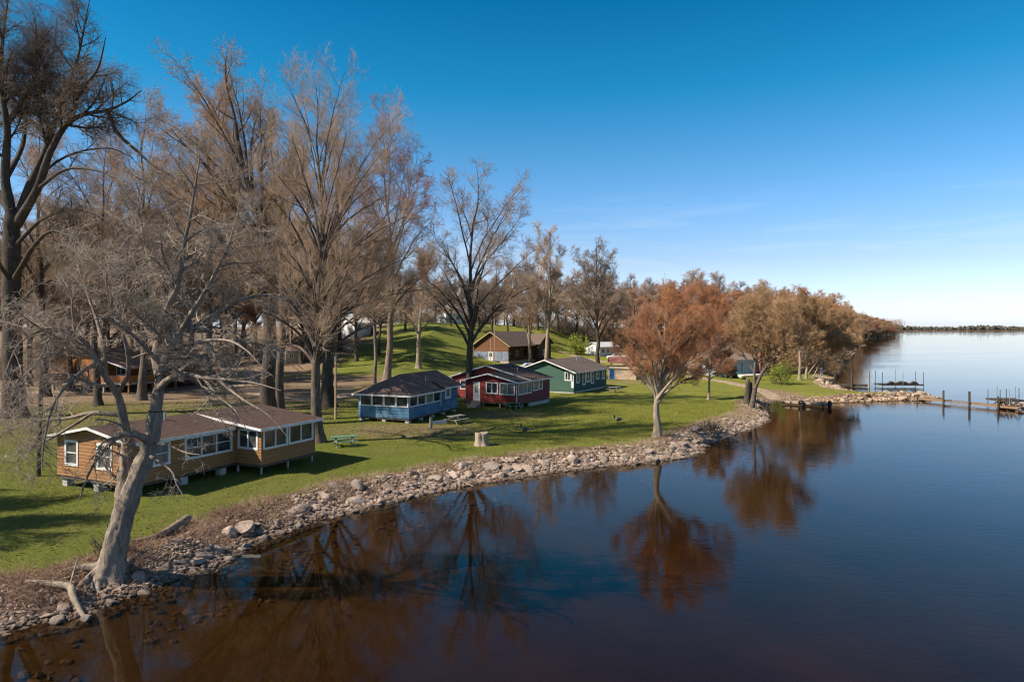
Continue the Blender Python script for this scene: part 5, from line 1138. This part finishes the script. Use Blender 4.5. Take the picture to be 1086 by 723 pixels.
log('fallen_branch', 'thin fallen branch lying among the pale stones of the bank', 'branch', [g2(478, 503, .7, .25), g2(490, 506, .5, .25), g2(502, 512, .2, .12)], [.06, .05, .03], BARK_PALE, [[g2(490, 506, .5, .2), g2(500, 503, .6, .4)]])
def snag():
    X, Y, z = on_ground(792, 430, .9); r = np.random.default_rng(9); b = MB()
    n = 16; vs = []
    for hh, k in ((0, .62), (.3, .48), (1, .42), (2, .40), (2.7, .36)):
        for i in range(n): a = 2 * np.pi * i / n; q = k * (1 + .12 * math.sin(3 * a + hh) + .06 * r.standard_normal()); vs.append((q * math.cos(a) + hh * .09, q * math.sin(a), hh - .1 + (r.uniform(-.5, .7) if hh > 2.5 else 0)))
    fs = [(j * n + i, j * n + (i + 1) % n, (j + 1) * n + (i + 1) % n, (j + 1) * n + i) for j in range(4) for i in range(n)]; b.add(vs, fs, 0, True); b.add(vs[-n:], [tuple(range(n))], 0)
    o = b.build('broken_snag', BARK_DARK); o.location = (X, Y, z); tag(o, 'dark jagged broken trunk beside the slanting stems of the shore tree', 'dead trunk')
snag()

# vehicles
def vehicle(name, label, cat, X, Y, rz, paint, kind):
    z = hz1(X, Y); t = thing(name, label, cat, (X, Y, z), rz)
    L_, W_ = (5.4, 1.9) if kind == 'pickup' else (4.5, 1.8)
    if kind == 'pickup': prof = [(-2.7, .5), (2.65, .45), (2.7, .8), (2.55, 1.05), (1.35, 1.15), (.75, 1.75), (-.55, 1.78), (-.75, 1.12), (-2.7, 1.12)]
    else: prof = [(-2.2, .4), (2.2, .38), (2.25, .7), (2.0, .92), (1.1, 1.02), (.4, 1.5), (-1.2, 1.52), (-1.95, 1.05), (-2.22, .95)]
    b = MB(); b.prism(prof, -W_ / 2, W_ / 2); body = b.build('body', paint, t)
    bv = body.modifiers.new('b', 'BEVEL'); bv.width = .07; bv.segments = 2
    w = MB()
    for sg in (-1, 1):
        y0, y1 = sorted((sg * (W_ / 2 + .004), sg * (W_ / 2 - .02)))
        w.prism([(p[0], p[1]) for p in ([(-.45, 1.16), (1.1, 1.18), (.68, 1.66), (-.42, 1.68)] if kind == 'pickup' else [(-1.6, 1.05), (.9, 1.06), (.35, 1.42), (-1.1, 1.44)])], y0, y1)
    w.build('side_window', GLASS, t)
    w = MB(); a, c = ((1.33, 1.2), (.82, 1.7)) if kind == 'pickup' else ((1.08, 1.06), (.46, 1.45))
    w.add([(a[0] + .03, -W_ / 2 + .15, a[1]), (a[0] + .03, W_ / 2 - .15, a[1]), (c[0] + .03, W_ / 2 - .22, c[1]), (c[0] + .03, -W_ / 2 + .22, c[1])], [(0, 1, 2, 3)]); w.build('windscreen', GLASS, t)
    for x in (-L_ * .31, L_ * .31):
        for y in (-W_ / 2 + .1, W_ / 2 - .1):
            wb = MB(); wb.tube([(x, y - .12, .36), (x, y + .12, .36)], .36, 16); wh = wb.build('wheel', BLACKISH, t)
            rb = MB(); s = 1 if y > 0 else -1; rb.tube([(x, y + s * .121, .36), (x, y + s * .135, .36)], .2, 12); rb.build('rim', METAL, wh)
    for y in (-.65, .65):
        hb_ = MB(); hb_.box(L_ / 2 - .08, L_ / 2 + .012, y - .16, y + .16, .68, .86); hb_.build('headlight', WHITE, t)
    return t
vehicle('pickup_truck', 'white pickup truck parked on the dirt road past the log lodge', 'pickup truck', atY(654, 188), 188, 2.9, plain('white_car_paint', (.75, .75, .75), .3, .05, 2, .5), 'pickup')
vehicle('parked_car', 'dark parked car beside the slate blue house', 'car', atY(769, 124), 124, 1.9, plain('dark_car_paint', (.03, .025, .035), .3, .1, 2, .5), 'car')
vehicle('parked_car', 'white car roof seen between the log lodge and the red cottage roof', 'car', atY(563, 142), 142, .3, plain('white_car_paint', (.75, .75, .75), .3, .05, 2, .5), 'car')
def boat(label, X, Y, rz, paint, Lb, Wb, name='rowboat', z=None, dz=.35):
    z = hz1(X, Y) if z is None else z; t = thing(name, label, 'boat', (X, Y, z), rz); n = 12; vs = []; S = 7
    for k in range(n):
        u = k / (n - 1); w = Wb / 2 * (1 - max(0, (u - .45) / .55) ** 2.2) * .98 + .015; sh = .12 * u * u
        for i in range(S): a = math.pi * i / (S - 1); vs.append(((u - .5) * Lb, -w * math.cos(a), dz + sh + .55 - .5 * math.sin(a) ** .7 * (1 - .25 * u ** 3)))
    b = MB(); fs = [(k * S + i, k * S + i + 1, (k + 1) * S + i + 1, (k + 1) * S + i) for k in range(n - 1) for i in range(S - 1)]; b.add(vs, fs, 0, True); b.add(vs[:S], [tuple(range(S))], 0)
    hl = b.build('hull', paint, t); md = hl.modifiers.new('s', 'SOLIDIFY'); md.thickness = .05
    for x in (-Lb * .25, Lb * .1):
        s = MB(); s.box(x - .13, x + .13, -Wb * .44, Wb * .44, dz + .36, dz + .4); s.build('thwart', WOODTAN, t)
    if dz > .1:
        for x in (-Lb * .3, Lb * .25):
            s = MB(); s.box(x - .08, x + .08, -Wb * .5, Wb * .5, -.05, dz + .07); s.build('trestle', WOODGREY, t)
    return t
boat('teal painted open boat on blocks beside the dark parked car', atY(777, 123), 123, .2, plain('teal_paint', (.03, .24, .22), .5), 3.2, 1.4)
boat('cream coloured open boat on blocks before the slate blue house', atY(798, 121), 121, .1, plain('cream_boat_paint', (.66, .60, .48), .5), 4.6, 1.7)

# ---- spit: timber pier with tyres, mast, dock, boat lifts
def tyre(label, X, Y, z, rz, R=.42):
    b = MB(); n, k = 20, 9; vs = []
    for i in range(n):
        a = 2 * np.pi * i / n
        for j in range(k): c = 2 * np.pi * j / k; q = R * .72 + R * .28 * math.cos(c); vs.append((.16 * math.sin(c), q * math.cos(a), q * math.sin(a)))
    b.add(vs, [(i * k + j, ((i + 1) % n) * k + j, ((i + 1) % n) * k + (j + 1) % k, i * k + (j + 1) % k) for i in range(n) for j in range(k)], 0, True)
    o = b.build('tyre', BLACKISH); o.location = (X, Y, z); o.rotation_euler = (0, 0, rz); tag(o, label, 'tyre', 'tyres hung on the timber pier')
p0 = at(832, 426.5, .3)[:2]; p1 = at(876, 429.5, .3)[:2]; Lp = float(np.linalg.norm(p1 - p0)); ang = math.atan2(*(p1 - p0)[::-1])
t = thing('timber_pier', 'low weathered timber pier beside the boat ramp', 'pier', (p0[0], p0[1], 0), ang)
b = MB()
for i in range(int(Lp / .22)): b.box(i * .22, i * .22 + .2, -.1, 1.3, .42, .48)
b.build('deck', plain('pier_planks', (.36, .26, .19), .9, .3, 4), t)
for y in (0.0, 1.1):
    b = MB(); b.tube([(-.3, y, .28), (Lp * .5, y, .30), (Lp + .1, y, .27)], [.16, .15, .15], 9); b.build('log_beam', BARK_PALE, t)
for x in (.8, Lp * .5, Lp - .3):
    b = MB(); b.tube([(x, -.22, -1.2), (x, -.22, .5)], .08, 8); b.build('pile', BARK_DARK, t)
d = (p1 - p0) / Lp; nrm = np.array([-d[1], d[0]])
q = p0 + d * (Lp + .35) + nrm * .3; tyre('black tyre hung at the outer end of the low timber pier', q[0], q[1], .38, ang, .5)
q = p0 + d * (Lp * .44) - nrm * .42; tyre('black tyre hung on the long side of the low timber pier', q[0], q[1], .36, ang + 1.45, .42)

X, Y, z = on_ground(871, 401, .7); t = thing('hoist_mast', 'tall pale mast with slanting braces and a wooden side arm on the spit', 'mast', (X, Y, z)); H = zat(366.5, Y) - z; k = Y / F
b = MB(); b.tube([(0, 0, -.4), (0, 0, H)], [.13, .10], 9); b.build('mast_pole', BARK_PALE, t)
for dx, top in ((-11 * k, .52 * H), (-20 * k, .66 * H)):
    b = MB(); b.tube([(dx, -.6, -.2), (-.12, -.02, top)], [.12, .09], 8); b.build('brace', BARK_PALE, t)
b = MB(); b.tube([(.1, 0, zat(381.5, Y) - z), (20 * k, .3, zat(382, Y) - z)], [.11, .09], 8); b.build('arm', WOODTAN, t)
for i, zz_ in enumerate((.25, .72, 1.2, 1.7)):
    b = MB(); b.box(-.22, .22, -.24, .2, zz_, zz_ + .3); b.build('float', WHITE if i != 1 else plain('grey_paint', (.4, .4, .4)), t)

def pipes(root, xs, y0, z0, z1, r, mat=METAL, name='post'):
    for x, y in xs: 
        b = MB(); b.tube([(x, y, z0), (x, y, z1)], r, 8); b.build(name, mat, root)
a0 = at(878, 407.5, .4)[:2]; a1 = at(922, 408.5, .4)[:2]; Lp = float(np.linalg.norm(a1 - a0)); t = thing('dark_pier', 'dark timber pier with two stout posts beyond the stone spit', 'pier', (a0[0], a0[1], 0), math.atan2(*(a1 - a0)[::-1]))
b = MB()
for i in range(int(Lp / .25)): b.box(i * .25, i * .25 + .23, 0, 1.5, .4, .47)
b.build('deck', BARK_DARK, t); b = MB(); b.box(0, Lp, .0, .12, .15, .395); b.box(0, Lp, 1.38, 1.5, .15, .395); b.build('beam', BARK_DARK, t)
for x, hh in ((Lp * .58, 2.7), (Lp * .985, 2.7)):
    b = MB(); b.tube([(x, -.16, -2), (x, -.16, hh)], .17, 9); b.build('pile', BARK_DARK if x < Lp * .8 else WOODGREY, t)
pipes(t, [(Lp * .55, 1.6), (Lp * .2, 1.6)], 0, -2, 2.2, .05, BARK_DARK)
def boat_lift(label, px0, px1, py, dark=True, posts=6, tall=2.7, lump=True):
    a0 = at(px0, py, .25)[:2]; a1 = at(px1, py, .25)[:2]; Lp = float(np.linalg.norm(a1 - a0)); t = thing('boat_lift', label, 'boat lift', (a0[0], a0[1], 0), math.atan2(*(a1 - a0)[::-1]), 'boat lifts beyond the stone spit')
    b = MB()
    for y in (0, 2.4): b.box(-.1, Lp + .1, y - .09, y + .09, .28, .5)
    for x in np.linspace(0, Lp, 6): b.box(x - .06, x + .06, .1, 2.3, .3, .44)
    b.build('cradle', BARK_DARK, t)
    m = posts // 2
    for i in range(m):
        x = Lp * i / (m - 1)
        for y in (-.12, 2.52):
            b = MB(); b.tube([(x + (.25 if y > 0 else 0), y, -2), (x + (.25 if y > 0 else 0), y, tall + random.uniform(-.3, .25))], .045, 7); b.build('post', METAL if i % 2 else BARK_DARK, t)
    if lump:
        r = np.random.default_rng(int(px0)); b = MB()
        for cx, w in ((.55 * Lp, 1.6), (.86 * Lp, .9), (.3 * Lp, .8)):
            q = np.array([(cx - w, 1.2, .45), (cx - w * .4, 1.0, .62), (cx, 1.3, .72), (cx + w * .5, 1.1, .66), (cx + w, 1.2, .45)]); b.tube(q, [.05, .22, .26, .2, .05], 8)
        b.build('folded_canvas', BARK_DARK, t)
boat_lift('wide dark boat lift with thin posts standing alone in the lake', 935.5, 979, 409)
boat_lift('boat lift with tall thin posts at the outer end of the plank dock', 1060, 1090, 426, True, 8, 1.9, False)
a0 = at(972, 421.2, .5)[:2]; a1 = at(1080, 431.5, .5)[:2]; Lp = float(np.linalg.norm(a1 - a0)); t = thing('plank_dock', 'narrow plank dock running out from the tip of the stone spit', 'dock', (a0[0], a0[1], 0), math.atan2(*(a1 - a0)[::-1]))
DOCKWOOD = plain('brown_dock_wood', (.25, .16, .10), .85, .3, 4)
f1, f2 = Lp * .30, Lp * .56
b = MB()
for s0, s1 in ((0, f1), (f2, Lp)):
    for x in np.arange(s0, s1, .3): b.box(x, x + .27, 0, 1.2, .40, .46)
    b.box(s0, s1, -.05, .06, .22, .395); b.box(s0, s1, 1.14, 1.25, .22, .395)
    b.build('deck', DOCKWOOD, t); b = MB()
b = MB()
for y in (0.02, 1.18):
    b.box(f1, f2, y - .03, y + .03, .40, .46); b.box(f1, f2, y - .03, y + .03, .12, .17)
    xs = np.linspace(f1, f2, 11)
    for i in range(10): b.tube([(xs[i], y, .15 if i % 2 else .42), (xs[i + 1], y, .42 if i % 2 else .15)], .022, 5)
for x in np.linspace(f1, f2, 7): b.box(x - .03, x + .03, .05, 1.15, .405, .44)
b.build('truss', DOCKWOOD, t)
for x, rr, hh in ((.2, .06, .9), (f1, .12, 1.75), (f2, .14, 1.9), (Lp * .83, .1, 1.6)):
    b = MB(); b.tube([(x, -.18, -2.4), (x, -.18, hh)], rr, 9); b.build('pile', BARK_DARK, t)
b = MB()
for i in range(7): a_ = i * .9; q = np.array([Lp * .86 + .9 * math.cos(a_) * .8, .6 + .5 * math.sin(a_), .52]); b.tube([q, q + np.array([.5 * math.cos(a_ * 2), .3, .5]), q + np.array([1.0 * math.cos(a_ * 2), .1, .1])], [.1, .13, .06], 6)
b.build('driftwood_heap', BARK_DARK, t)

# ------------------------------------------------------------------ stones
def N_range(nt, src, a, b):
    n = N(nt, 'ShaderNodeMapRange'); L(nt, src, n.inputs[0]); n.inputs[1].default_value = a; n.inputs[2].default_value = b; return n.outputs[0]
def rock_mat(name, stops):
    m, nt, out = new_mat(name); v = objcoord(nt)
    c = ramp(nt, objrand(nt), stops); f = noise(nt, v, 4, 6, 0.7); f2 = noise(nt, v, 26, 3, .6)
    c = mix(nt, ramp(nt, f, [(.35, .55), (.6, 0.0)]), c, (.10, .085, .07)); c = mix(nt, ramp(nt, f2, [(.5, 0.0), (.75, .4)]), c, (.5, .46, .42))
    pz = N(nt, 'ShaderNodeSeparateXYZ'); L(nt, geopos(nt), pz.inputs[0]); wl = ramp(nt, N_range(nt, pz.outputs[2], .02, .22), [(0, .38), (1, 1.0)]); c = mix(nt, 1.0, c, wl, 'MULTIPLY')   # stones stay wet just above the waterline
    principled(nt, out, c, .9, bump(nt, f, .7, .08, bump(nt, f2, .5, .02)), .2); return m
RK = rock_mat('shore_stone', [(0, (.19, .14, .11)), (.3, (.41, .305, .24)), (.55, (.27, .215, .18)), (.8, (.52, .40, .315)), (1, (.36, .235, .175))])
RK2 = rock_mat('spit_stone', [(0, (.30, .19, .12)), (.35, (.44, .30, .20)), (.7, (.36, .27, .20)), (1, (.52, .39, .28))])
rock_me = {}
for mname, mm in (('main', RK), ('spit', RK2)):
    rock_me[mname] = []
    for k in range(9):
        bm = bmesh.new(); bmesh.ops.create_icosphere(bm, subdivisions=3, radius=1); r = np.random.default_rng(200 + k)
        dirs = unit(r.standard_normal((11, 3))); cut = r.uniform(.48, .88, 11); sc = np.array([r.uniform(.85, 1.3), r.uniform(.7, 1.1), r.uniform(.5, .85)])
        for v in bm.verts:
            p = np.array(v.co[:])
            for dd, cc in zip(dirs, cut):
                e = p @ dd
                if e > cc: p = p - dd * (e - cc) * .92
            p = p * (1 + .03 * math.sin(p[0] * 7 + k) * math.sin(p[1] * 6) + .02 * math.sin(p[2] * 13)); v.co = p * sc
        me = bpy.data.meshes.new('rock'); bm.to_mesh(me); bm.free(); me.materials.append(mm)
        me.polygons.foreach_set('use_smooth', [True] * len(me.polygons)); me.set_sharp_from_angle(angle=math.radians(22)); rock_me[mname].append(me)
S_pts = np.array(shore); seg = np.linalg.norm(np.diff(S_pts, axis=0), axis=1)
def along(i0, i1, n, r, power=0.6):
    """points spread along shoreline segments i0..i1 and the landward normal"""
    w = seg[i0:i1] / (S_pts[i0:i1, 1] ** power); s = r.choice(np.arange(i0, i1), n, p=w / w.sum()); t = r.random(n)[:, None]
    a, b = S_pts[s], S_pts[s + 1]; d = unit(b - a); return a + (b - a) * t, np.stack([-d[:, 1], d[:, 0]], -1)
r = np.random.default_rng(31)
def put_rock(kind, x, y, s, label, group, sink=.25):
    o = bpy.data.objects.new('rock', rock_me[kind][r.integers(9)]); C.objects.link(o)
    zt = hz1(x, y); o.location = (x, y, zt + s * (.35 - sink)); o.scale = (s * r.uniform(.8, 1.3), s * r.uniform(.8, 1.2), s * r.uniform(.7, 1.1)); o.rotation_euler = (r.uniform(-.4, .4), r.uniform(-.4, .4), r.uniform(0, 6.28))
    tag(o, label, 'rock', group)
taken = []
def free(x, y, s):
    for a, b, c in taken:
        if (a - x) ** 2 + (b - y) ** 2 < (.75 * (s + c)) ** 2: return False
    taken.append((x, y, s)); return True
LB = 'grey brown boulder in the stone bank between the lawn and the water'; GB = 'boulders of the stone bank along the lawn'
cnt = 0
for px, py, s in [(259, 562, .62), (243, 567, .45), (272, 557, .33), (213, 590, .36), (232, 586, .42), (222, 583, .3), (120, 640, .3), (320, 541, .5), (330, 535, .36), (345, 528, .4), (438, 517, .33), (462, 508, .5), (474, 512, .45), (498, 505, .5), (536, 500, .52), (530, 505, .4), (546, 498, .44), (576, 493, .5), (606, 489, .55), (622, 490, .4), (640, 487, .52), (662, 485, .46), (686, 480, .4), (712, 476, .45), (722, 472, .5), (734, 470, .4)]:
    x, y, _ = on_ground(px, py, .4); free(x, y, s); put_rock('main', x, y, s, LB, GB); cnt += 1
i_main = 21
while cnt < 205:
    P, nn = along(1, i_main, 60, r, .55)
    for (x, y), nrm in zip(P, nn):
        if cnt >= 205: break
        off = r.uniform(-.4, 2.1) if y > 37 else r.uniform(-.5, 1.0); s = float(np.clip(r.lognormal(-1.45, .35), .13, .45)) * (1.2 if y > 37 else .85)
        x, y = x + nrm[0] * off, y + nrm[1] * off
        if y < 75 and free(x, y, s): put_rock('main', x, y, s, LB, GB); cnt += 1
LB = 'tan orange boulder in the stone spit reaching into the lake'; GB = 'boulders of the stone spit'; cnt = 0; tries = 0
while cnt < 95 and tries < 6000:
    tries += 1
    P, nn = along(26, 36, 1, r, 0); (x, y), nrm = P[0], nn[0]; off = r.uniform(-.3, 2.2); s = float(np.clip(r.lognormal(-1.0, .4), .2, .75)); x, y = x + nrm[0] * off, y + nrm[1] * off
    if x > 44 and free(x, y, s * .8): put_rock('spit', x, y, s, LB, GB, .15); cnt += 1
LB = 'dark brown boulder heaped at the outer end of the plank dock'; GB = 'boulders at the end of the plank dock'
for k in range(26):
    a_ = r.uniform(0, 6.28); q_ = r.uniform(0, 1) ** .5; x, y = at(1082, 431, .2)[:2]; x, y = x + 3.4 * q_ * math.cos(a_), y + 1.3 * q_ * math.sin(a_); s = r.uniform(.3, .6)
    o = bpy.data.objects.new('rock', rock_me['spit'][r.integers(9)]); C.objects.link(o); o.location = (x, y, .55 * (1 - q_) + .05); o.scale = (s * 1.2, s, s * .9); o.rotation_euler = (r.uniform(-.4, .4), r.uniform(-.4, .4), r.uniform(0, 6.28)); tag(o, LB, 'rock', GB)
# rubble between the boulders, dead stems and dry grass: uncountable
def icos(n, P, S, seed, sub=1):
    r = np.random.default_rng(seed); bm = bmesh.new(); bmesh.ops.create_icosphere(bm, subdivisions=sub, radius=1); iv = np.array([v.co[:] for v in bm.verts]); jf = np.array([[v.index for v in f.verts] for f in bm.faces]); bm.free()
    th = r.uniform(0, 6.28, n); c, s = np.cos(th), np.sin(th); V = iv[None] * (1 + .18 * r.standard_normal((n, len(iv), 1))) * np.stack([S * r.uniform(.8, 1.4, n), S * r.uniform(.7, 1.1, n), S * r.uniform(.4, .8, n)], -1)[:, None]
    V = np.stack([V[..., 0] * c[:, None] - V[..., 1] * s[:, None], V[..., 0] * s[:, None] + V[..., 1] * c[:, None], V[..., 2]], -1) + P[:, None]
    return V.reshape(-1, 3), (jf[None] + (np.arange(n) * len(iv))[:, None, None]).reshape(-1, 3)
def small_rock_mat(name, stops):
    m, nt, out = new_mat(name); g = N(nt, 'ShaderNodeNewGeometry'); c = ramp(nt, g.outputs['Random Per Island'], stops)
    f = noise(nt, g.outputs['Position'], 14, 4, .7); c = mix(nt, ramp(nt, f, [(.35, .5), (.6, 0.0)]), c, (.09, .07, .055))
    pz = N(nt, 'ShaderNodeSeparateXYZ'); L(nt, geopos(nt), pz.inputs[0]); wl = ramp(nt, N_range(nt, pz.outputs[2], .02, .22), [(0, .38), (1, 1.0)]); c = mix(nt, 1.0, c, wl, 'MULTIPLY')   # stones stay wet just above the waterline
    principled(nt, out, c, .92, bump(nt, f, .6, .03), .15); return m
SRK = small_rock_mat('rubble_stone', [(0, (.14, .10, .075)), (.4, (.33, .24, .185)), (.75, (.46, .345, .265)), (1, (.27, .175, .13))])
SRK2 = small_rock_mat('spit_rubble_stone', [(0, (.24, .15, .09)), (.4, (.42, .29, .19)), (.75, (.50, .37, .26)), (1, (.30, .21, .15))])
def scatter_rubble(name, label, i0, i1, n, lo, hi, smin, smax, mat, seed, power, yr=(0, 400)):
    r = np.random.default_rng(seed); P, nn = along(i0, i1, n, r, power); off = lo + (hi - lo) * r.random(n) ** 1.3; P = P + nn * off[:, None]
    k = (P[:, 1] > yr[0]) & (P[:, 1] < yr[1]); P, off = P[k], off[k]; S = r.uniform(smin, smax, len(P)) * np.where(off > 1.2, .75, 1); z = hz(P[:, 0], P[:, 1])
    v, f = icos(len(P), np.stack([P[:, 0], P[:, 1], z + S * .12], -1), S, seed + 1)
    tag(link(name, np_mesh(name, [(v, f, 0, False)], [mat])), label, 'rubble', kind='stuff')
scatter_rubble('rubble', 'small broken stones filling the bank between the boulders', 0, i_main + 3, 13000, -.8, 2.2, .04, .15, SRK, 41, .8)
scatter_rubble('rubble', 'broken stones wedged between the pale boulders further along the bank', 9, i_main + 2, 6000, -.5, 2.3, .09, .27, SRK, 47, .3, (36, 100))
scatter_rubble('rubble', 'flat stones lying under the shallow water along the bank', 0, i_main, 420, -4, -.5, .06, .2, SRK, 48, .6)
scatter_rubble('rubble', 'orange tan broken stones covering the spit', 24, 38, 3000, -.4, 3.0, .10, .30, SRK2, 43, 0, (88, 135))
scatter_rubble('rubble', 'scattered stones along the far side shore beyond the spit', 37, 42, 1500, -.6, 2.0, .2, .6, SRK2, 45, .4)

def stems(name, label, cat, i0, i1, n, lo, hi, L0, L1, rad, mat, seed, flat, power=.6, yr=(0, 200), clump=0.0):
    r = np.random.default_rng(seed); P, nn = along(i0, i1, n, r, power); off = lo + (hi - lo) * r.random(n); P = P + nn * off[:, None] + r.standard_normal((n, 2)) * .12
    k = (P[:, 1] > yr[0]) & (P[:, 1] < yr[1]) & ((wob(P[:, 0], P[:, 1], .55, seed) + .35 * r.standard_normal(n)) > clump); P = P[k]; m = len(P)
    p0 = np.stack([P[:, 0], P[:, 1], hz(P[:, 0], P[:, 1]) - .02], -1); d = r.standard_normal((m, 3)); d[:, 2] = np.abs(d[:, 2]) * flat + .12; d = unit(d)
    ln = r.uniform(L0, L1, m); Pp, R = grow(r, p0, d, ln, np.full(m, rad), np.full(m, rad * .4), 5, .25, -.10)
    Pp[..., 2] = np.maximum(Pp[..., 2], hz(Pp[..., 0].ravel(), Pp[..., 1].ravel()).reshape(m, -1) + .01)
    v, f = tubes(Pp, R, 3); tag(link(name, np_mesh(name, [(v, f, 0, True)], [mat])), label, cat, kind='stuff')
ST_BROWN = twig('dead_stems', (.16, .095, .065), (.33, .215, .15)); ST_TAN = twig('dry_grass_blades', (.30, .21, .12), (.50, .39, .25)); ST_GREEN = twig('grass_blades', (.10, .115, .016), (.20, .20, .04))
stems('undergrowth', 'tangled dead brown stems and vines covering the top of the bank', 'undergrowth', 0, i_main + 1, 34000, .5, 3.0, .2, .8, .010, ST_BROWN, 61, .5, .9, (0, 43), -.2)
stems('undergrowth', 'thin dead brown stems between the pale boulders further along the bank', 'undergrowth', 10, i_main + 1, 7000, 1.2, 3.0, .2, .7, .011, ST_BROWN, 62, .7, .3, (43, 90), .2)
stems('dry_grass', 'tufts of dry tan grass along the edge of the lawn', 'dry grass', 8, i_main + 1, 26000, .7, 3.0, .15, .55, .011, ST_TAN, 63, 1.6, .4, clump=.05)
stems('dead_leaves', 'curled fallen leaves and straw lying over the bank', 'leaf litter', 0, i_main + 1, 22000, .2, 2.7, .05, .2, .022, twig('fallen_leaves', (.20, .12, .075), (.42, .30, .20)), 67, .15, .9, clump=-.6)
stems('dry_grass', 'dry grass growing on the stone spit and by the ramp', 'dry grass', 24, 40, 5000, 1.0, 5, .2, .7, .018, ST_TAN, 69, 1.4, 0, (85, 140), .1)

r = np.random.default_rng(73); n = 16000; Y = 24 + 76 * r.random(n) ** 1.4; X = (r.uniform(0, 800, n) - CX) / F * Y; s = sdist(X, Y); k = (s > 2) & (hz(X, Y) < 3) & (wob(X, Y, .3, 3) + .8 * r.standard_normal(n) > .1); X, Y = X[k], Y[k]; m = len(X)
d = r.standard_normal((m, 3)); d[:, 2] = .1; Pp, R = grow(r, np.stack([X, Y, hz(X, Y) + .03], -1), unit(d), r.uniform(.05, .22, m), np.full(m, .022), np.full(m, .008), 3, .3, 0); Pp[..., 2] = np.maximum(Pp[..., 2], hz(Pp[..., 0].ravel(), Pp[..., 1].ravel()).reshape(m, -1) + .02)
v, f = tubes(Pp, R, 3); tag(link('dead_leaves', np_mesh('dead_leaves', [(v, f, 0, True)], [twig('lawn_litter', (.10, .06, .03), (.25, .165, .09))])), 'fallen leaves and twigs strewn over the lawn', 'leaf litter', kind='stuff')
# short grass of the lawn: blades, thinning out with distance
r = np.random.default_rng(71); n = 260000
Y = 22 + 60 * r.random(n) ** 1.9; X = (r.uniform(0, 830, n) - CX) / F * Y
s = sdist(X, Y); k = (s > 1.9 + .5 * wob(X, Y, .9)) & (s < 60) & (hz(X, Y) < 3); 
for (ax, ay, bx, by) in (): pass
X, Y = X[k], Y[k]; m = len(X)
p0 = np.stack([X, Y, hz(X, Y) - .01], -1); d = r.standard_normal((m, 3)) * .5; d[:, 2] = 1; sc = np.clip(Y / 40, .7, 2.2)
Pp, R = grow(r, p0, unit(d), r.uniform(.05, .12, m) * sc, .008 * sc, .003 * sc, 3, .2, -.1)
v, f = tubes(Pp, R, 3); tag(link('grass', np_mesh('grass', [(v, f, 0, True)], [ST_GREEN])), 'short green grass of the lawn in front of the cottages', 'grass', kind='stuff')
# ------------------------------------------------------------------ sun, sky, camera
sc = bpy.context.scene
EL, SX, SY = math.radians(42), 0.950, 0.312
w = bpy.data.worlds.new('World'); sc.world = w; w.use_nodes = True; nt = w.node_tree; nt.nodes.clear()
sky = nt.nodes.new('ShaderNodeTexSky'); sky.sky_type = 'NISHITA'; sky.sun_disc = False
sky.sun_elevation = EL; sky.sun_rotation = math.atan2(-SX, -SY); sky.air_density = 1.0; sky.dust_density = 0.6; sky.ozone_density = 3.5; sky.altitude = 100
tc = nt.nodes.new('ShaderNodeTexCoord'); sz = nt.nodes.new('ShaderNodeSeparateXYZ'); nt.links.new(tc.outputs['Generated'], sz.inputs[0])
# clear spring air: deep blue overhead, whitening towards the horizon
tint = ramp(nt, sz.outputs[2], [(0.0, (.74, .78, 1.0)), (.0235, (.713, .74, .97)), (.092, (.57, .587, .68)), (.173, (.385, .573, .707)), (.323, (.055, .50, .61)), (.43, (.015, .40, .54)), (.56, (.28, .38, .43)), (1.0, (.38, .41, .43))])
bg = nt.nodes.new('ShaderNodeBackground'); bg.inputs[1].default_value = 0.144
wo = nt.nodes.new('ShaderNodeOutputWorld')
# a few faint wisps of high cloud low over the lake
cl = noise(nt, scaled(nt, tc.outputs['Generated'], (2.2, 2.2, 20)), 2.0, 5, 0.6, 0.4)
cm = mix(nt, 1.0, ramp(nt, cl, [(0.50, 0.0), (0.78, 1.0)]), ramp(nt, sz.outputs[2], [(0.04, 0.0), (0.11, 0.38), (0.20, 0.0)]), 'MULTIPLY')
nt.links.new(mix(nt, cm, mix(nt, 1.0, sky.outputs[0], tint, 'MULTIPLY'), (3.6, 4.0, 4.35)), bg.inputs[0]); nt.links.new(bg.outputs[0], wo.inputs[0])
sd = bpy.data.lights.new('sun', 'SUN'); sd.energy = 5.0; sd.angle = math.radians(0.45); sd.color = (1.0, 0.90, 0.76)
so = bpy.data.objects.new('sun', sd); C.objects.link(so)
dv = Vector((SX * math.cos(EL), SY * math.cos(EL), -math.sin(EL))); so.rotation_euler = dv.to_track_quat('-Z', 'Y').to_euler(); so.location = (-60, 0, 80)
cd = bpy.data.cameras.new('camera'); cam = bpy.data.objects.new('camera', cd); C.objects.link(cam); sc.camera = cam
cam.location = (0, 0, CZ); cam.rotation_euler = (math.pi / 2, 0, 0)
cd.sensor_fit = 'HORIZONTAL'; cd.sensor_width = 36; cd.lens = F / 1086 * 36; cd.clip_start = 0.5; cd.clip_end = 20000
cd.shift_y = -(723 / 2 - HY) / 1086
sc.view_settings.view_transform = 'Standard'; sc.view_settings.look = 'None'; sc.view_settings.exposure = 0.74; sc.view_settings.gamma = 1
sc.cycles.max_bounces = 8; sc.cycles.transparent_max_bounces = 12; sc.cycles.diffuse_bounces = 3; sc.cycles.caustics_reflective = False; sc.cycles.caustics_refractive = False
sc.cycles.pixel_filter_type = 'BLACKMAN_HARRIS'; sc.cycles.filter_width = 1.15
